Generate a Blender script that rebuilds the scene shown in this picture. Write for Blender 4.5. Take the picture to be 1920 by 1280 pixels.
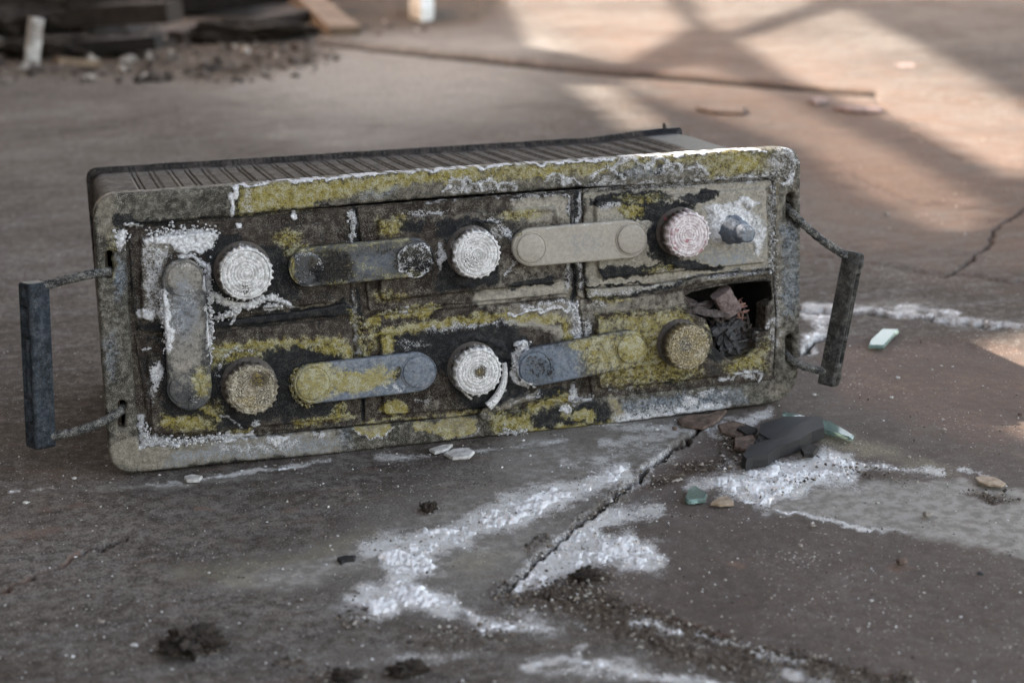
import bpy, bmesh, math, random
import numpy as np
from mathutils import Vector, Matrix
random.seed(7); rng = np.random.default_rng(7)
S = bpy.context.scene
for o in list(bpy.data.objects): bpy.data.objects.remove(o)
COL = S.collection

# ------------------------------------------------------------------ camera, sky, sun, exposure
TILT = math.radians(4.0)                       # the battery leans back on its narrower case
ca, sa = math.cos(TILT), math.sin(TILT)
BM = np.array([[1, 0, 0], [0, sa, -ca], [0, ca, sa]])      # battery axes (right, up the face, out of the face) -> world
LIFT = 0.0012
FPX = 3105.8                                   # focal length in pixels of a 1920 wide frame
camL = np.array([-0.02675859, 0.32990693, 1.14042485])
rgt = np.array([0.96102022, -0.032641, 0.27454452])
upv = np.array([0.08990098, 0.9759364, -0.19866039])
fwd = np.array([0.26145352, -0.21559847, -0.94082908])
cW = BM @ camL + np.array([0, 0, LIFT]); rW = BM @ rgt; uW = BM @ upv; fW = BM @ fwd
cd = bpy.data.cameras.new('camera'); cam = bpy.data.objects.new('camera', cd); COL.objects.link(cam)
cam.matrix_world = Matrix(((rW[0], uW[0], -fW[0], cW[0]), (rW[1], uW[1], -fW[1], cW[1]), (rW[2], uW[2], -fW[2], cW[2]), (0, 0, 0, 1)))
cd.sensor_width = 36; cd.lens = 36 * FPX / 1920; cd.clip_start = 0.02; cd.clip_end = 500
cd.dof.use_dof = True; cd.dof.focus_distance = 1.17; cd.dof.aperture_fstop = 7.5
S.camera = cam
SUN_AZ, SUN_EL = math.radians(-68), math.radians(36)       # azimuth from +Y towards +X: the sun stands to the left
sdir = np.array([math.sin(SUN_AZ) * math.cos(SUN_EL), math.cos(SUN_AZ) * math.cos(SUN_EL), math.sin(SUN_EL)])
w = bpy.data.worlds.new('World'); S.world = w; w.use_nodes = True
nt = w.node_tree; sky = nt.nodes.new('ShaderNodeTexSky'); sky.sky_type = 'NISHITA'; sky.sun_disc = False
sky.sun_elevation = SUN_EL; sky.sun_rotation = SUN_AZ; sky.dust_density = 4.0; sky.ozone_density = 0.6; sky.air_density = 1.0
bg = nt.nodes['Background']; bg.inputs['Strength'].default_value = 0.15
wbn = nt.nodes.new('ShaderNodeMix'); wbn.data_type = 'RGBA'; wbn.blend_type = 'MULTIPLY'; wbn.inputs[0].default_value = 1   # the photograph is white balanced for the shade
wbn.inputs[7].default_value = (1.28, 1.0, .76, 1); nt.links.new(sky.outputs[0], wbn.inputs[6]); nt.links.new(wbn.outputs[2], bg.inputs[0])
sl = bpy.data.lights.new('sun', 'SUN'); sl.energy = 2.5; sl.angle = math.radians(0.6); sl.color = (1, 0.91, 0.81)
sun = bpy.data.objects.new('sun', sl); COL.objects.link(sun); sun.rotation_euler = Vector(sdir).to_track_quat('Z', 'Y').to_euler()
S.view_settings.view_transform = 'Standard'; S.view_settings.look = 'None'; S.view_settings.gamma = 1
S.view_settings.exposure = 3.1
S.render.engine = 'CYCLES'

# ------------------------------------------------------------------ mapping helpers
def proj_w(P):                                 # world points -> reference pixels
    D = P - cW; z = D @ fW
    return 960 + FPX * (D @ rW) / z, 640 - FPX * (D @ uW) / z
def ray(px, py):
    px = np.asarray(px, float); py = np.asarray(py, float)
    return fW + (px[..., None] - 960) / FPX * rW - (py[..., None] - 640) / FPX * uW
def gp(px, py, z=0.0):                         # point of the ground under a pixel
    r = ray(px, py); rz = np.minimum(r[..., 2], -.006); t = (z - cW[2]) / rz
    P = cW + r * t[..., None]; P[..., 2] = z; return P
def fp(pts, z=0.0):                            # battery-local (x, y) on the plane at height z above the face
    pts = np.asarray(pts, float)
    rl = fwd + (pts[:, :1] - 960) / FPX * rgt - (pts[:, 1:2] - 640) / FPX * upv
    t = (z - camL[2]) / rl[:, 2]
    return (camL + rl * t[:, None])[:, :2]
def loc2w(P): return P @ BM.T + np.array([0, 0, LIFT])

_lat = rng.random((256, 256))
def vn(x, y, s=0):
    x = x + 17.3 * s; y = y + 9.1 * s
    xi = np.floor(x).astype(int); yi = np.floor(y).astype(int); fx = x - xi; fy = y - yi
    fx = fx * fx * (3 - 2 * fx); fy = fy * fy * (3 - 2 * fy)
    a = _lat[xi & 255, yi & 255]; b = _lat[(xi + 1) & 255, yi & 255]; c = _lat[xi & 255, (yi + 1) & 255]; d = _lat[(xi + 1) & 255, (yi + 1) & 255]
    return (a * (1 - fx) + b * fx) * (1 - fy) + (c * (1 - fx) + d * fx) * fy
def fbm(x, y, o=4, s=0):
    r = 0; a = 0.5; t = 0
    for i in range(o):
        r = r + a * vn(x * 2 ** i, y * 2 ** i, s + 3 * i); t += a; a *= 0.55
    return r / t
def sst(e0, e1, v):
    t = np.clip((v - e0) / (e1 - e0), 0, 1); return t * t * (3 - 2 * t)
def poly_sd(X, Y, loops):                      # signed distance (negative inside) and nearest border point
    best = np.full(X.shape, 1e18); NX = np.zeros(X.shape); NY = np.zeros(X.shape); ins = np.zeros(X.shape, bool)
    for L in loops:
        L = np.asarray(L, float)
        for i in range(len(L)):
            ax, ay = L[i]; bx, by = L[(i + 1) % len(L)]; dx, dy = bx - ax, by - ay; q = dx * dx + dy * dy
            if q < 1e-16: continue
            t = np.clip(((X - ax) * dx + (Y - ay) * dy) / q, 0, 1); qx = ax + t * dx; qy = ay + t * dy
            d = (X - qx) ** 2 + (Y - qy) ** 2; m = d < best
            best = np.where(m, d, best); NX = np.where(m, qx, NX); NY = np.where(m, qy, NY)
            if dy != 0:
                c = ((ay > Y) != (by > Y)) & (X < dx * (Y - ay) / dy + ax); ins ^= c
    sd = np.sqrt(best); return np.where(ins, -sd, sd), NX, NY
def rough(P, step, amp, seed=0):
    P = np.asarray(P, float); out = []; s = 0
    for i in range(len(P)):
        a, b = P[i], P[(i + 1) % len(P)]; L = np.hypot(*(b - a)); n = max(1, int(L / step)); t = (b - a) / max(L, 1e-9); nrm = np.array([-t[1], t[0]])
        for k in range(n):
            q = a + (b - a) * k / n; s += 1
            out.append(q + nrm * amp * (float(fbm(np.array(s * .37 + seed * 7.7), np.array(seed * 3.1), 3)) - .5) * 2)
    return np.array(out)
def rounded(P, R, n=6):
    P = np.asarray(P, float); N = len(P); out = []
    R = [R] * N if np.isscalar(R) else R
    for i in range(N):
        a, b, c = P[i - 1], P[i], P[(i + 1) % N]; u = (a - b) / np.hypot(*(a - b)); v = (c - b) / np.hypot(*(c - b)); r = R[i]
        if r <= 0: out.append(b); continue
        for k in range(n + 1):
            t = k / n; out.append((1 - t) ** 2 * (b + u * r) + 2 * t * (1 - t) * b * 1.0 + t * t * (b + v * r))
    return np.array(out)

# ------------------------------------------------------------------ paint canvases: where deposits and a little painted light and shade lie (masks only)
class Canvas:
    def __init__(s, x0, y0, x1, y1, chans, asp=1.0, amp=7.0, scale=16.0, fz=1.0):
        s.fz = fz
        s.x0, s.y0 = x0, y0; s.w, s.h = x1 - x0, y1 - y0; s.c = {k: np.zeros((s.h, s.w), np.float32) for k in chans}
        Y, X = np.mgrid[y0:y1, x0:x1].astype(float)
        s.X = X + amp * 2 * (fbm(X / scale, Y / scale / asp, 4, 1) - .5) * 1.6 * (1 if asp == 1 else np.clip((Y / 450) ** 2, .15, 1)); s.Y = Y + amp * asp * 2 * (fbm(X / scale, Y / scale / asp, 4, 5) - .5) * 1.6 * (1 if asp == 1 else np.clip((Y / 450) ** 2, .06, 1))
    def win(s, a, b, c, d):
        m = 24
        return (slice(max(0, int(b - s.y0 - m)), max(0, min(s.h, int(d - s.y0 + m)))), slice(max(0, int(a - s.x0 - m)), max(0, min(s.w, int(c - s.x0 + m)))))
    def put(s, ch, W, m, val):
        C = s.c[ch]
        if val >= 0: C[W] = np.maximum(C[W], val * m)
        else: C[W] = C[W] * (1 + val * m)
    def E(s, ch, cx, cy, rx, ry, val=1, soft=.35, ang=0):
        r = max(rx, ry) * (1 + soft * .5) if ang else None; W = s.win(cx - r, cy - r, cx + r, cy + r) if ang else s.win(cx - rx * (1 + soft * .5), cy - ry * (1 + soft * .5), cx + rx * (1 + soft * .5), cy + ry * (1 + soft * .5))
        X = s.X[W] - cx; Y = s.Y[W] - cy; a = math.radians(ang); U = X * math.cos(a) + Y * math.sin(a); V = -X * math.sin(a) + Y * math.cos(a)
        d = np.sqrt((U / rx) ** 2 + (V / ry) ** 2); s.put(ch, W, 1 - sst(1 - soft, 1 + soft * .5, d), val)
    def R(s, ch, cx, cy, r, wd, val=1, soft=3, a0=None, a1=None):
        W = s.win(cx - r, cy - r, cx + r, cy + r); X = s.X[W] - cx; Y = s.Y[W] - cy; d = np.abs(np.hypot(X, Y) - r)
        m = 1 - sst(wd - soft, wd + soft, d)
        if a0 is not None:
            an = np.degrees(np.arctan2(-Y, X)) % 360; m = m * (((an - a0) % 360) < ((a1 - a0) % 360))
        s.put(ch, W, m, val)
    def L(s, ch, pts, wd, val=1, soft=3):
        P = np.array(pts, float); W = s.win(P[:, 0].min() - wd, P[:, 1].min() - wd, P[:, 0].max() + wd, P[:, 1].max() + wd)
        X, Y = s.X[W], s.Y[W]; best = np.full(X.shape, 1e9)
        for i in range(len(P) - 1):
            ax, ay = P[i]; dx, dy = P[i + 1] - P[i]; t = np.clip(((X - ax) * dx + (Y - ay) * dy) / (dx * dx + dy * dy + 1e-9), 0, 1)
            best = np.minimum(best, np.hypot(X - ax - t * dx, Y - ay - t * dy))
        q = soft * (s.fz if wd > 4 else 1); s.put(ch, W, 1 - sst(wd - q, wd + q, best), val)
    def P(s, ch, pts, val=1, soft=4):
        P = np.array(pts, float); W = s.win(*P.min(0), *P.max(0)); sd, _, _ = poly_sd(s.X[W], s.Y[W], [P]); q = soft * s.fz; s.put(ch, W, 1 - sst(-q, q, sd), val)
    def get(s, ch, px, py):
        x = np.clip(px - s.x0, 0, s.w - 1.001); y = np.clip(py - s.y0, 0, s.h - 1.001); xi = x.astype(int); yi = y.astype(int); fx = x - xi; fy = y - yi; C = s.c[ch]
        v = (C[yi, xi] * (1 - fx) + C[yi, np.minimum(xi + 1, s.w - 1)] * fx) * (1 - fy) + (C[np.minimum(yi + 1, s.h - 1), xi] * (1 - fx) + C[np.minimum(yi + 1, s.h - 1), np.minimum(xi + 1, s.w - 1)] * fx) * fy
        out = (px < s.x0) | (px > s.x0 + s.w) | (py < s.y0) | (py > s.y0 + s.h)
        return np.where(out, 0, v)

CH = ['W', 'Y', 'K', 'T', 'B', 'H']
F = Canvas(150, 240, 1540, 920, CH, fz=1.7)            # rim, tray and cell covers
ST = Canvas(150, 240, 1540, 920, CH, fz=1.6)           # connector straps
CP = Canvas(150, 240, 1540, 920, CH)           # vent caps and terminal

# rim, top strip
F.P('T', [(430, 350), (800, 322), (1200, 290), (1500, 278), (1500, 330), (1100, 350), (800, 375), (435, 403)], .45, 8)
F.P('Y', [(446, 352), (560, 342), (720, 330), (900, 315), (900, 338), (740, 350), (690, 360), (640, 372), (560, 392), (448, 400)], .85, 6)
F.P('Y', [(900, 314), (1080, 300), (1240, 290), (1440, 281), (1440, 300), (1200, 312), (1060, 326), (900, 345)], .62, 8)
F.E('Y', 1400, 308, 26, 20, .9, .5); F.P('Y', [(1300, 285), (1450, 281), (1440, 330), (1330, 335)], .55, 10)
F.E('Y', 1010, 325, 60, 14, .8, .6, -6); F.E('Y', 1110, 320, 40, 12, .7, .6)
F.L('W', [(440, 352), (436, 375), (437, 402)], 4.5, 1, 2); F.L('K', [(449, 353), (446, 378), (449, 401)], 4, .9, 2); F.P('W', [(455, 352), (475, 350), (478, 398), (456, 401)], .45, 6)
F.L('W', [(445, 347), (640, 331), (800, 320), (1050, 303), (1300, 287), (1430, 279)], 3, .95, 2)
F.E('K', 512, 388, 18, 9, .9, .4); F.E('K', 600, 372, 50, 16, .45, .5, -5); F.E('B', 700, 355, 60, 18, .5, .5, -5); F.E('K', 790, 350, 60, 10, .35, .6, -4)
for cx, cy, r in ((855, 356, 24), (885, 352, 18), (915, 352, 22), (950, 352, 18), (1045, 342, 22), (1070, 344, 16), (1140, 338, 30), (1180, 325, 30), (1235, 318, 26), (1262, 325, 22), (1310, 322, 18)):
    F.R('W', cx, cy + 6, r, 4, .72, 5, 10, 170); F.E('W', cx, cy, r * .9, 9, .42, .7)
F.E('K', 1165, 328, 14, 12, .7, .5); F.E('K', 1232, 318, 16, 12, .65, .5); F.E('B', 1200, 322, 60, 16, .5, .6)
F.E('T', 1462, 305, 32, 28, .8, .5); F.E('W', 1462, 300, 26, 26, .55, .6); F.R('W', 1450, 312, 38, 5, .75, 5, 300, 70); F.L('W', [(1350, 338), (1420, 335), (1452, 325)], 8, .6, 6)
F.L('W', [(800, 378), (900, 368), (1060, 357)], 3, .6, 3); F.L('W', [(1110, 350), (1200, 345), (1330, 340)], 6, .62, 5)
# rim, left strip
F.E('T', 200, 400, 24, 60, .6, .5); F.E('T', 205, 600, 20, 90, .35, .6); F.E('Y', 208, 480, 12, 60, .35, .6); F.E('K', 232, 410, 24, 12, .9, .4, -10); F.E('K', 225, 425, 14, 22, .75, .5)
F.E('W', 224, 452, 11, 20, .85, .4); F.E('W', 233, 440, 8, 10, .9, .4); F.L('W', [(236, 420), (262, 420)], 3, .9, 2)
F.E('B', 225, 520, 16, 60, .5, .6); F.E('B', 210, 660, 18, 70, .4, .6); F.E('K', 235, 560, 9, 50, .35, .6)
F.E('Y', 200, 500, 7, 6, .7, .5); F.E('T', 235, 850, 50, 40, .8, .6); F.E('T', 230, 790, 24, 40, .5, .6)
# rim, bottom strip
F.P('W', [(262, 775), (273, 776), (278, 815), (340, 822), (480, 806), (482, 818), (400, 826), (360, 828), (300, 840), (262, 838)], .95, 3)
F.P('T', [(250, 840), (420, 822), (640, 800), (640, 848), (430, 868), (260, 884)], .75, 6); F.P('B', [(330, 835), (660, 806), (660, 846), (300, 880)], .55, 12)
F.L('W', [(420, 842), (500, 838), (560, 830)], 9, .55, 8); F.E('W', 520, 823, 24, 12, .7, .5); F.E('W', 600, 815, 14, 12, .6, .5); F.L('K', [(340, 878), (450, 866), (530, 857)], 7, .6, 5); F.E('W', 430, 826, 20, 6, .8, .5)
for cx, cy, rx, ry in ((702, 806, 37, 15), (795, 798, 26, 12), (853, 800, 46, 24)):
    F.E('Y', cx, cy, rx, ry, .75, .15); F.E('Y', cx, cy - 4, rx * .7, ry * .7, -.35, .5); F.E('T', cx, cy, rx, ry, .7, .12); F.E('K', cx + 2, cy - 8, rx * .45, ry * .5, .45, .8)
    F.R('W', cx, cy, 1, 1, 0)
F.L('W', [(666, 808), (680, 818), (702, 821), (726, 817), (738, 804)], 3, .6, 3); F.L('W', [(820, 800), (828, 818), (850, 825), (880, 822), (900, 805)], 3, .45, 3)
F.P('K', [(925, 775), (1140, 750), (1150, 796), (930, 816)], .95, 6); F.P('Y', [(920, 778), (1000, 770), (1000, 812), (925, 815)], .7, 8); F.L('Y', [(935, 815), (1040, 806), (1145, 796)], 6, .95, 4)
F.E('Y', 1095, 780, 26, 12, .85, .5); F.E('Y', 1060, 770, 14, 20, .6, .6); F.E('K', 1030, 782, 26, 14, .8, .5, -5); F.E('B', 1100, 765, 30, 14, .7, .6)
F.E('W', 955, 812, 22, 9, .8, .5); F.E('W', 1060, 768, 12, 7, .95, .4); F.L('T', [(1148, 752), (1160, 775), (1150, 796)], 9, .9, 5); F.L('Y', [(1148, 752), (1160, 775), (1150, 796)], 6, .6, 5)
F.P('B', [(1160, 750), (1400, 722), (1400, 758), (1165, 790)], .6, 8); F.L('W', [(1165, 788), (1260, 777), (1350, 765)], 14, .75, 10); F.E('W', 1295, 752, 20, 14, .6, .6); F.E('W', 1330, 735, 40, 8, .5, .6); F.E('W', 1240, 765, 50, 8, .5, .6)
# rim, right strip
F.P('T', [(1440, 330), (1470, 320), (1475, 640), (1445, 700)], .6, 9); F.L('W', [(1448, 345), (1446, 430), (1449, 505)], 5, .75, 5); F.L('W', [(1455, 520), (1458, 600), (1450, 650)], 8, .5, 7)
F.P('B', [(1462, 420), (1500, 420), (1500, 600), (1465, 600)], .55, 9); F.E('T', 1485, 370, 16, 50, .4, .6); F.E('T', 1460, 735, 40, 25, .45, .6); F.E('Y', 1452, 350, 7, 50, .5, .6)
# cell one
F.P('T', [(263, 445), (330, 440), (300, 560), (300, 600), (265, 600)], .55, 8)
F.P('W', [(266, 448), (320, 434), (380, 432), (408, 438), (396, 460), (370, 476), (345, 474), (318, 458), (270, 462)], 1, 3)
F.P('W', [(265, 455), (300, 462), (330, 480), (308, 500), (304, 590), (268, 600)], .5, 8)
F.L('W', [(340, 478), (372, 492), (390, 505), (392, 530), (396, 560)], 5, .95, 3); F.E('W', 275, 590, 22, 14, .85, .4); F.L('W', [(304, 565), (304, 600)], 6, .8, 4)
F.L('W', [(390, 548), (420, 562), (440, 572), (465, 574), (490, 562), (515, 555), (530, 565), (545, 578)], 5, .95, 3); F.L('W', [(405, 596), (430, 586), (450, 580)], 5, .95, 2); F.L('W', [(432, 606), (452, 582)], 3, .95, 2); F.E('W', 510, 575, 20, 9, .6, .5)
F.P('K', [(380, 470), (420, 440), (470, 450), (540, 470), (560, 555), (500, 580), (400, 584), (390, 520)], .95, 10); F.E('K', 420, 452, 40, 14, .9, .4, -20)
F.E('Y', 540, 448, 36, 20, .55, .7); F.E('Y', 560, 470, 30, 24, .5, .7); F.P('T', [(500, 428), (628, 418), (634, 445), (520, 450)], .35, 12); F.E('K', 590, 440, 40, 16, .5, .7); F.E('K', 600, 550, 40, 14, .5, .6)
F.L('T', [(520, 580), (600, 572), (636, 565)], 5, .5, 4); F.E('W', 551, 403, 9, 6, 1, .4); F.E('W', 449, 424, 6, 4, .9, .4)
# cracks between the cells and around them
F.L('K', [(236, 424), (430, 406), (680, 383), (900, 365), (1090, 352), (1340, 341), (1450, 333)], 2.2, 1, 1.5); F.L('K', [(250, 417), (330, 415)], 6, .9, 3)
for pts in ([(662, 385), (664, 420), (674, 470)], [(672, 540), (678, 590)], [(676, 600), (680, 700), (684, 795)], [(1082, 352), (1078, 420), (1076, 560)], [(1074, 640), (1080, 740)]):
    F.L('K', pts, 4, 1, 2)
F.L('W', [(657, 398), (664, 425), (657, 450)], 6, .75, 5); F.L('W', [(662, 545), (665, 590)], 5, .6, 5); F.L('Y', [(660, 590), (672, 620), (678, 660)], 7, .85, 5); F.L('W', [(668, 610), (672, 660)], 4, .8, 4)
F.L('Y', [(690, 605), (700, 625), (690, 660)], 10, .6, 8); F.E('Y', 700, 600, 14, 10, .7, .5)
F.P('K', [(385, 600), (640, 568), (668, 575), (660, 590), (400, 618)], .95, 4)
F.L('K', [(640, 562), (655, 575), (672, 580)], 4, 1, 2)
for pts in ([(1070, 365), (1072, 450), (1066, 540)], [(1088, 362), (1088, 430), (1090, 540)]): F.L('W', pts, 5, .62, 4)
F.L('T', [(1080, 560), (1083, 600), (1080, 640)], 12, .8, 6); F.L('W', [(1070, 566), (1082, 590), (1083, 640)], 7, .95, 4); F.E('Y', 1085, 605, 5, 14, .9, .5); F.L('W', [(960, 590), (1010, 582), (1070, 578)], 3, .95, 2)
F.L('W', [(980, 577), (1060, 565), (1080, 568)], 5, .6, 4)
for pts in ([(243, 440), (246, 520), (252, 590)], [(250, 585), (262, 582), (272, 596), (300, 606)], [(246, 578), (262, 600), (262, 622)], [(270, 640), (290, 634), (305, 650)], [(255, 660), (262, 672), (300, 690)], [(596, 597), (602, 612)], [(640, 560), (668, 590)]): F.L('K', pts, 1.6, 1, 1.2)
F.E('K', 300, 615, 40, 10, 1, .4); F.E('K', 235, 500, 8, 40, .4, .7)
# cell two
F.P('T', [(690, 410), (1068, 372), (1068, 545), (1000, 552), (880, 560), (870, 420)], .35, 12); F.P('T', [(960, 372), (1068, 366), (1066, 420), (1046, 420), (1040, 392), (960, 398)], .8, 6); F.L('W', [(960, 372), (1066, 364)], 4, .5, 4); F.L('T', [(900, 560), (1000, 546), (1062, 540)], 14, .85, 8)
F.P('Y', [(708, 410), (760, 405), (750, 440), (710, 445)], .75, 7); F.E('Y', 985, 400, 50, 14, .6, .6, -4); F.P('T', [(985, 396), (1044, 390), (1046, 418), (990, 422)], .7, 6); F.L('Y', [(710, 555), (760, 556)], 10, .55, 8)
F.E('K', 770, 425, 34, 16, .85, .5); F.P('K', [(820, 412), (890, 408), (920, 430), (925, 460), (940, 500), (930, 535), (810, 548), (830, 500), (845, 460), (818, 435)], 1, 6)
F.E('K', 890, 415, 55, 8, .9, .5); F.E('K', 1000, 530, 55, 10, .9, .4, -6); F.E('K', 960, 440, 24, 50, .5, .6); F.R('W', 896, 475, 68, 4, .55, 5, 320, 80); F.E('W', 828, 482, 10, 22, .75, .5); F.E('W', 800, 400, 60, 5, .5, .7, -5); F.E('W', 935, 430, 12, 30, .4, .7, 20)
F.P('Y', [(706, 588), (810, 570), (822, 575), (800, 595), (712, 592)], .9, 4); F.E('W', 760, 583, 24, 6, .7, .6)
# cell three
F.P('T', [(1096, 360), (1448, 335), (1452, 510), (1100, 560)], .8, 8); F.E('K', 1180, 375, 90, 20, .9, .4, -4); F.E('K', 1230, 395, 80, 18, .95, .4, -4); F.E('K', 1310, 370, 44, 14, .9, .5, -4); F.E('K', 1250, 450, 40, 66, .95, .35)
F.E('Y', 1180, 395, 30, 14, .75, .6); F.E('Y', 1200, 372, 60, 10, .5, .7); F.E('W', 1145, 390, 28, 8, .5, .6); F.L('W', [(1100, 352), (1200, 350), (1340, 342)], 6, .5, 6)
F.P('K', [(1120, 497), (1140, 498), (1200, 500), (1240, 480), (1360, 498), (1350, 504), (1250, 510), (1125, 524)], .95, 4); F.E('T', 1200, 455, 42, 46, .75, .25); F.E('K', 1200, 490, 40, 8, -.8, .4)
F.E('Y', 1240, 505, 40, 8, .5, .7)
F.E('W', 1372, 420, 56, 46, .95, .65); F.E('W', 1345, 395, 34, 14, .8, .6); F.E('W', 1400, 380, 30, 10, .8, .6); F.E('W', 1420, 440, 16, 46, .7, .6); F.E('B', 1360, 480, 70, 22, .45, .6)
F.L('W', [(1100, 552), (1180, 545), (1290, 522), (1440, 505)], 5, .55, 5); F.L('K', [(1098, 560), (1180, 556), (1260, 535), (1330, 515), (1450, 506)], 4, .8, 4); F.L('Y', [(1100, 548), (1108, 560), (1180, 562)], 5, .6, 4); F.L('K', [(1098, 541), (1160, 534), (1230, 530)], 2, 1, 1.5)
# cell four
F.P('K', [(300, 640), (398, 656), (628, 640), (656, 672), (656, 779), (352, 810), (300, 800)], .75, 7); F.L('Y', [(398, 655), (480, 648), (560, 643), (625, 638), (650, 650), (656, 680)], 8, .85, 6)
F.E('Y', 620, 650, 40, 14, .75, .6); F.P('Y', [(395, 655), (500, 648), (490, 670), (400, 690)], .6, 9); F.E('K', 560, 665, 50, 20, .8, .5); F.L('Y', [(560, 795), (655, 778)], 6, .75, 5); F.E('Y', 640, 770, 16, 16, .6, .6)
F.P('Y', [(305, 775), (370, 780), (400, 800), (350, 812), (300, 800)], .85, 8); F.E('Y', 400, 770, 24, 24, .5, .7); F.L('Y', [(380, 768), (400, 772), (412, 790)], 4, .95, 3); F.L('T', [(405, 740), (412, 800)], 8, .5, 6)
F.E('W', 293, 700, 12, 26, .8, .5); F.E('W', 285, 725, 10, 40, .4, .6); F.R('W', 455, 700, 45, 5, .45, 5, 60, 190); F.E('W', 480, 795, 14, 7, .6, .5); F.L('W', [(420, 780), (450, 796)], 3, .6, 3); F.E('K', 440, 790, 40, 9, .9, .4)
F.L('Y', [(440, 812), (470, 806)], 5, .9, 4); F.E('Y', 430, 814, 9, 7, .95, .4); F.E('K', 268, 690, 10, 40, .5, .6); F.E('W', 276, 650, 9, 4, .7, .5); F.L('W', [(340, 470), (395, 570), (396, 650)], 1, 0)
# cell five
F.E('T', 780, 610, 110, 16, .3, .7, -8); F.L('Y', [(712, 626), (760, 616), (840, 606), (900, 596), (940, 592), (1060, 600), (1068, 640)], 8, .85, 6); F.P('T', [(930, 572), (1070, 560), (1075, 600), (1060, 610), (940, 590)], .6, 8)
F.P('K', [(730, 632), (800, 620), (960, 608), (1000, 640), (980, 745), (880, 770), (830, 700), (740, 670)], 1, 8); F.L('W', [(800, 620), (870, 610), (960, 602)], 5, .6, 5); F.L('T', [(960, 603), (1020, 608), (1050, 625)], 9, .85, 6)
F.E('W', 770, 645, 36, 14, .35, .7); F.E('Y', 725, 645, 14, 24, .8, .5); F.E('Y', 738, 765, 26, 14, .9, .4); F.E('W', 792, 750, 20, 10, .35, .7); F.P('T', [(780, 745), (860, 762), (800, 768)], .45, 8)
F.L('Y', [(1000, 762), (1060, 745)], 10, .8, 7); F.E('K', 1030, 740, 36, 16, .9, .4, -10); F.L('T', [(940, 765), (1010, 738)], 9, .7, 6); F.L('W', [(960, 760), (1010, 735)], 5, .45, 5); F.E('Y', 760, 783, 80, 5, .5, .8, -6); F.E('Y', 870, 772, 60, 5, .45, .8, -6)
F.R('W', 1003, 685, 42, 5, .95, 3, 120, 250); F.E('W', 976, 652, 12, 16, 1, .4, 20); F.E('W', 1075, 735, 12, 26, .7, .6); F.E('W', 1100, 745, 20, 10, .5, .6)
F.R('W', 900, 705, 52, 5, .5, 4, 290, 350)
# cell six
F.P('Y', [(1118, 590), (1280, 578), (1330, 640), (1320, 700), (1230, 720), (1122, 725)], .62, 10); F.P('T', [(1088, 562), (1280, 545), (1290, 580), (1118, 590), (1112, 620), (1090, 620)], .5, 7); F.P('T', [(1118, 590), (1280, 580), (1280, 640), (1118, 640)], .5, 12)
F.E('B', 1150, 610, 34, 20, .6, .6); F.R('Y', 1200, 655, 55, 8, .75, 7, 340, 120); F.E('K', 1250, 670, 14, 50, .7, .6); F.E('K', 1200, 712, 50, 10, .7, .5, -4); F.E('K', 1265, 700, 30, 24, .9, .4); F.R('Y', 1292, 655, 56, 5, .5, 6, 0, 60)
F.P('Y', [(1350, 685), (1440, 640), (1442, 690), (1360, 705)], .6, 12); F.E('Y', 1400, 680, 50, 16, .6, .6, -20); F.E('K', 1350, 690, 40, 14, .6, .6, -10); F.L('W', [(1350, 708), (1400, 702), (1432, 700)], 4, .65, 4); F.E('W', 1428, 705, 8, 10, .7, .5); F.L('W', [(1130, 735), (1160, 732), (1200, 728)], 5, .4, 6)
F.E('W', 1100, 620, 14, 30, .55, .7); F.E('W', 1120, 570, 30, 8, .4, .8); F.L('W', [(1414, 640), (1420, 625), (1450, 600)], 5, .55, 4); F.E('K', 1340, 665, 22, 12, .8, .5, 30)
# relief of the covers (in units of 1 mm)
F.L('H', [(700, 391), (705, 402), (840, 393), (960, 382)], 3, .0); F.L('H', [(930, 590), (1000, 578), (1066, 568)], 6, 1.2, 4)
F.R('H', 896, 475, 60, 6, 1.0, 5); F.R('H', 1292, 440, 62, 7, 1.0, 5); F.R('H', 897, 695, 62, 8, 1.0, 6, 20, 200); F.E('H', 1367, 428, 34, 30, 2.2, .7)
F.L('H', [(950, 760), (1012, 736)], 7, 2.0, 5); F.E('H', 1200, 455, 42, 44, 1.2, .25); F.E('H', 976, 652, 14, 20, 2.0, .6)
# straps
ST.P('B', [(535, 460), (820, 440), (820, 530), (535, 550)], .42, 4); ST.P('K', [(535, 460), (820, 440), (820, 530), (535, 550)], .50, 4); ST.E('K', 620, 500, 60, 45, .9, .6); ST.E('K', 780, 485, 50, 40, 1, .6); ST.L('Y', [(560, 468), (700, 455), (760, 448)], 9, .45, 9); ST.L('Y', [(600, 538), (720, 525), (790, 515)], 7, .55, 8); ST.E('Y', 690, 500, 60, 24, .3, .9); ST.E('B', 700, 495, 80, 30, .7, .7)
ST.R('W', 780, 486, 31, 3, .72, 3); ST.E('W', 780, 486, 30, 30, .28, .3); ST.R('W', 577, 503, 30, 2.5, .55, 3, 0, 160); ST.R('W', 577, 503, 30, 2.5, .4, 3, 200, 300); ST.E('W', 577, 503, 26, 26, .18, .4); ST.L('Y', [(545, 480), (542, 510), (555, 535)], 4, .75, 4)
ST.P('T', [(950, 420), (1225, 400), (1225, 495), (950, 510)], 1, 5); ST.E('B', 1100, 455, 60, 25, .25, .8); ST.L('W', [(980, 426), (1100, 418), (1200, 410)], 2.5, .4, 3); ST.E('K', 973, 436, 12, 7, .5, .6, -40); ST.E('Y', 973, 437, 8, 4, .5, .6, -40)
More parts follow.
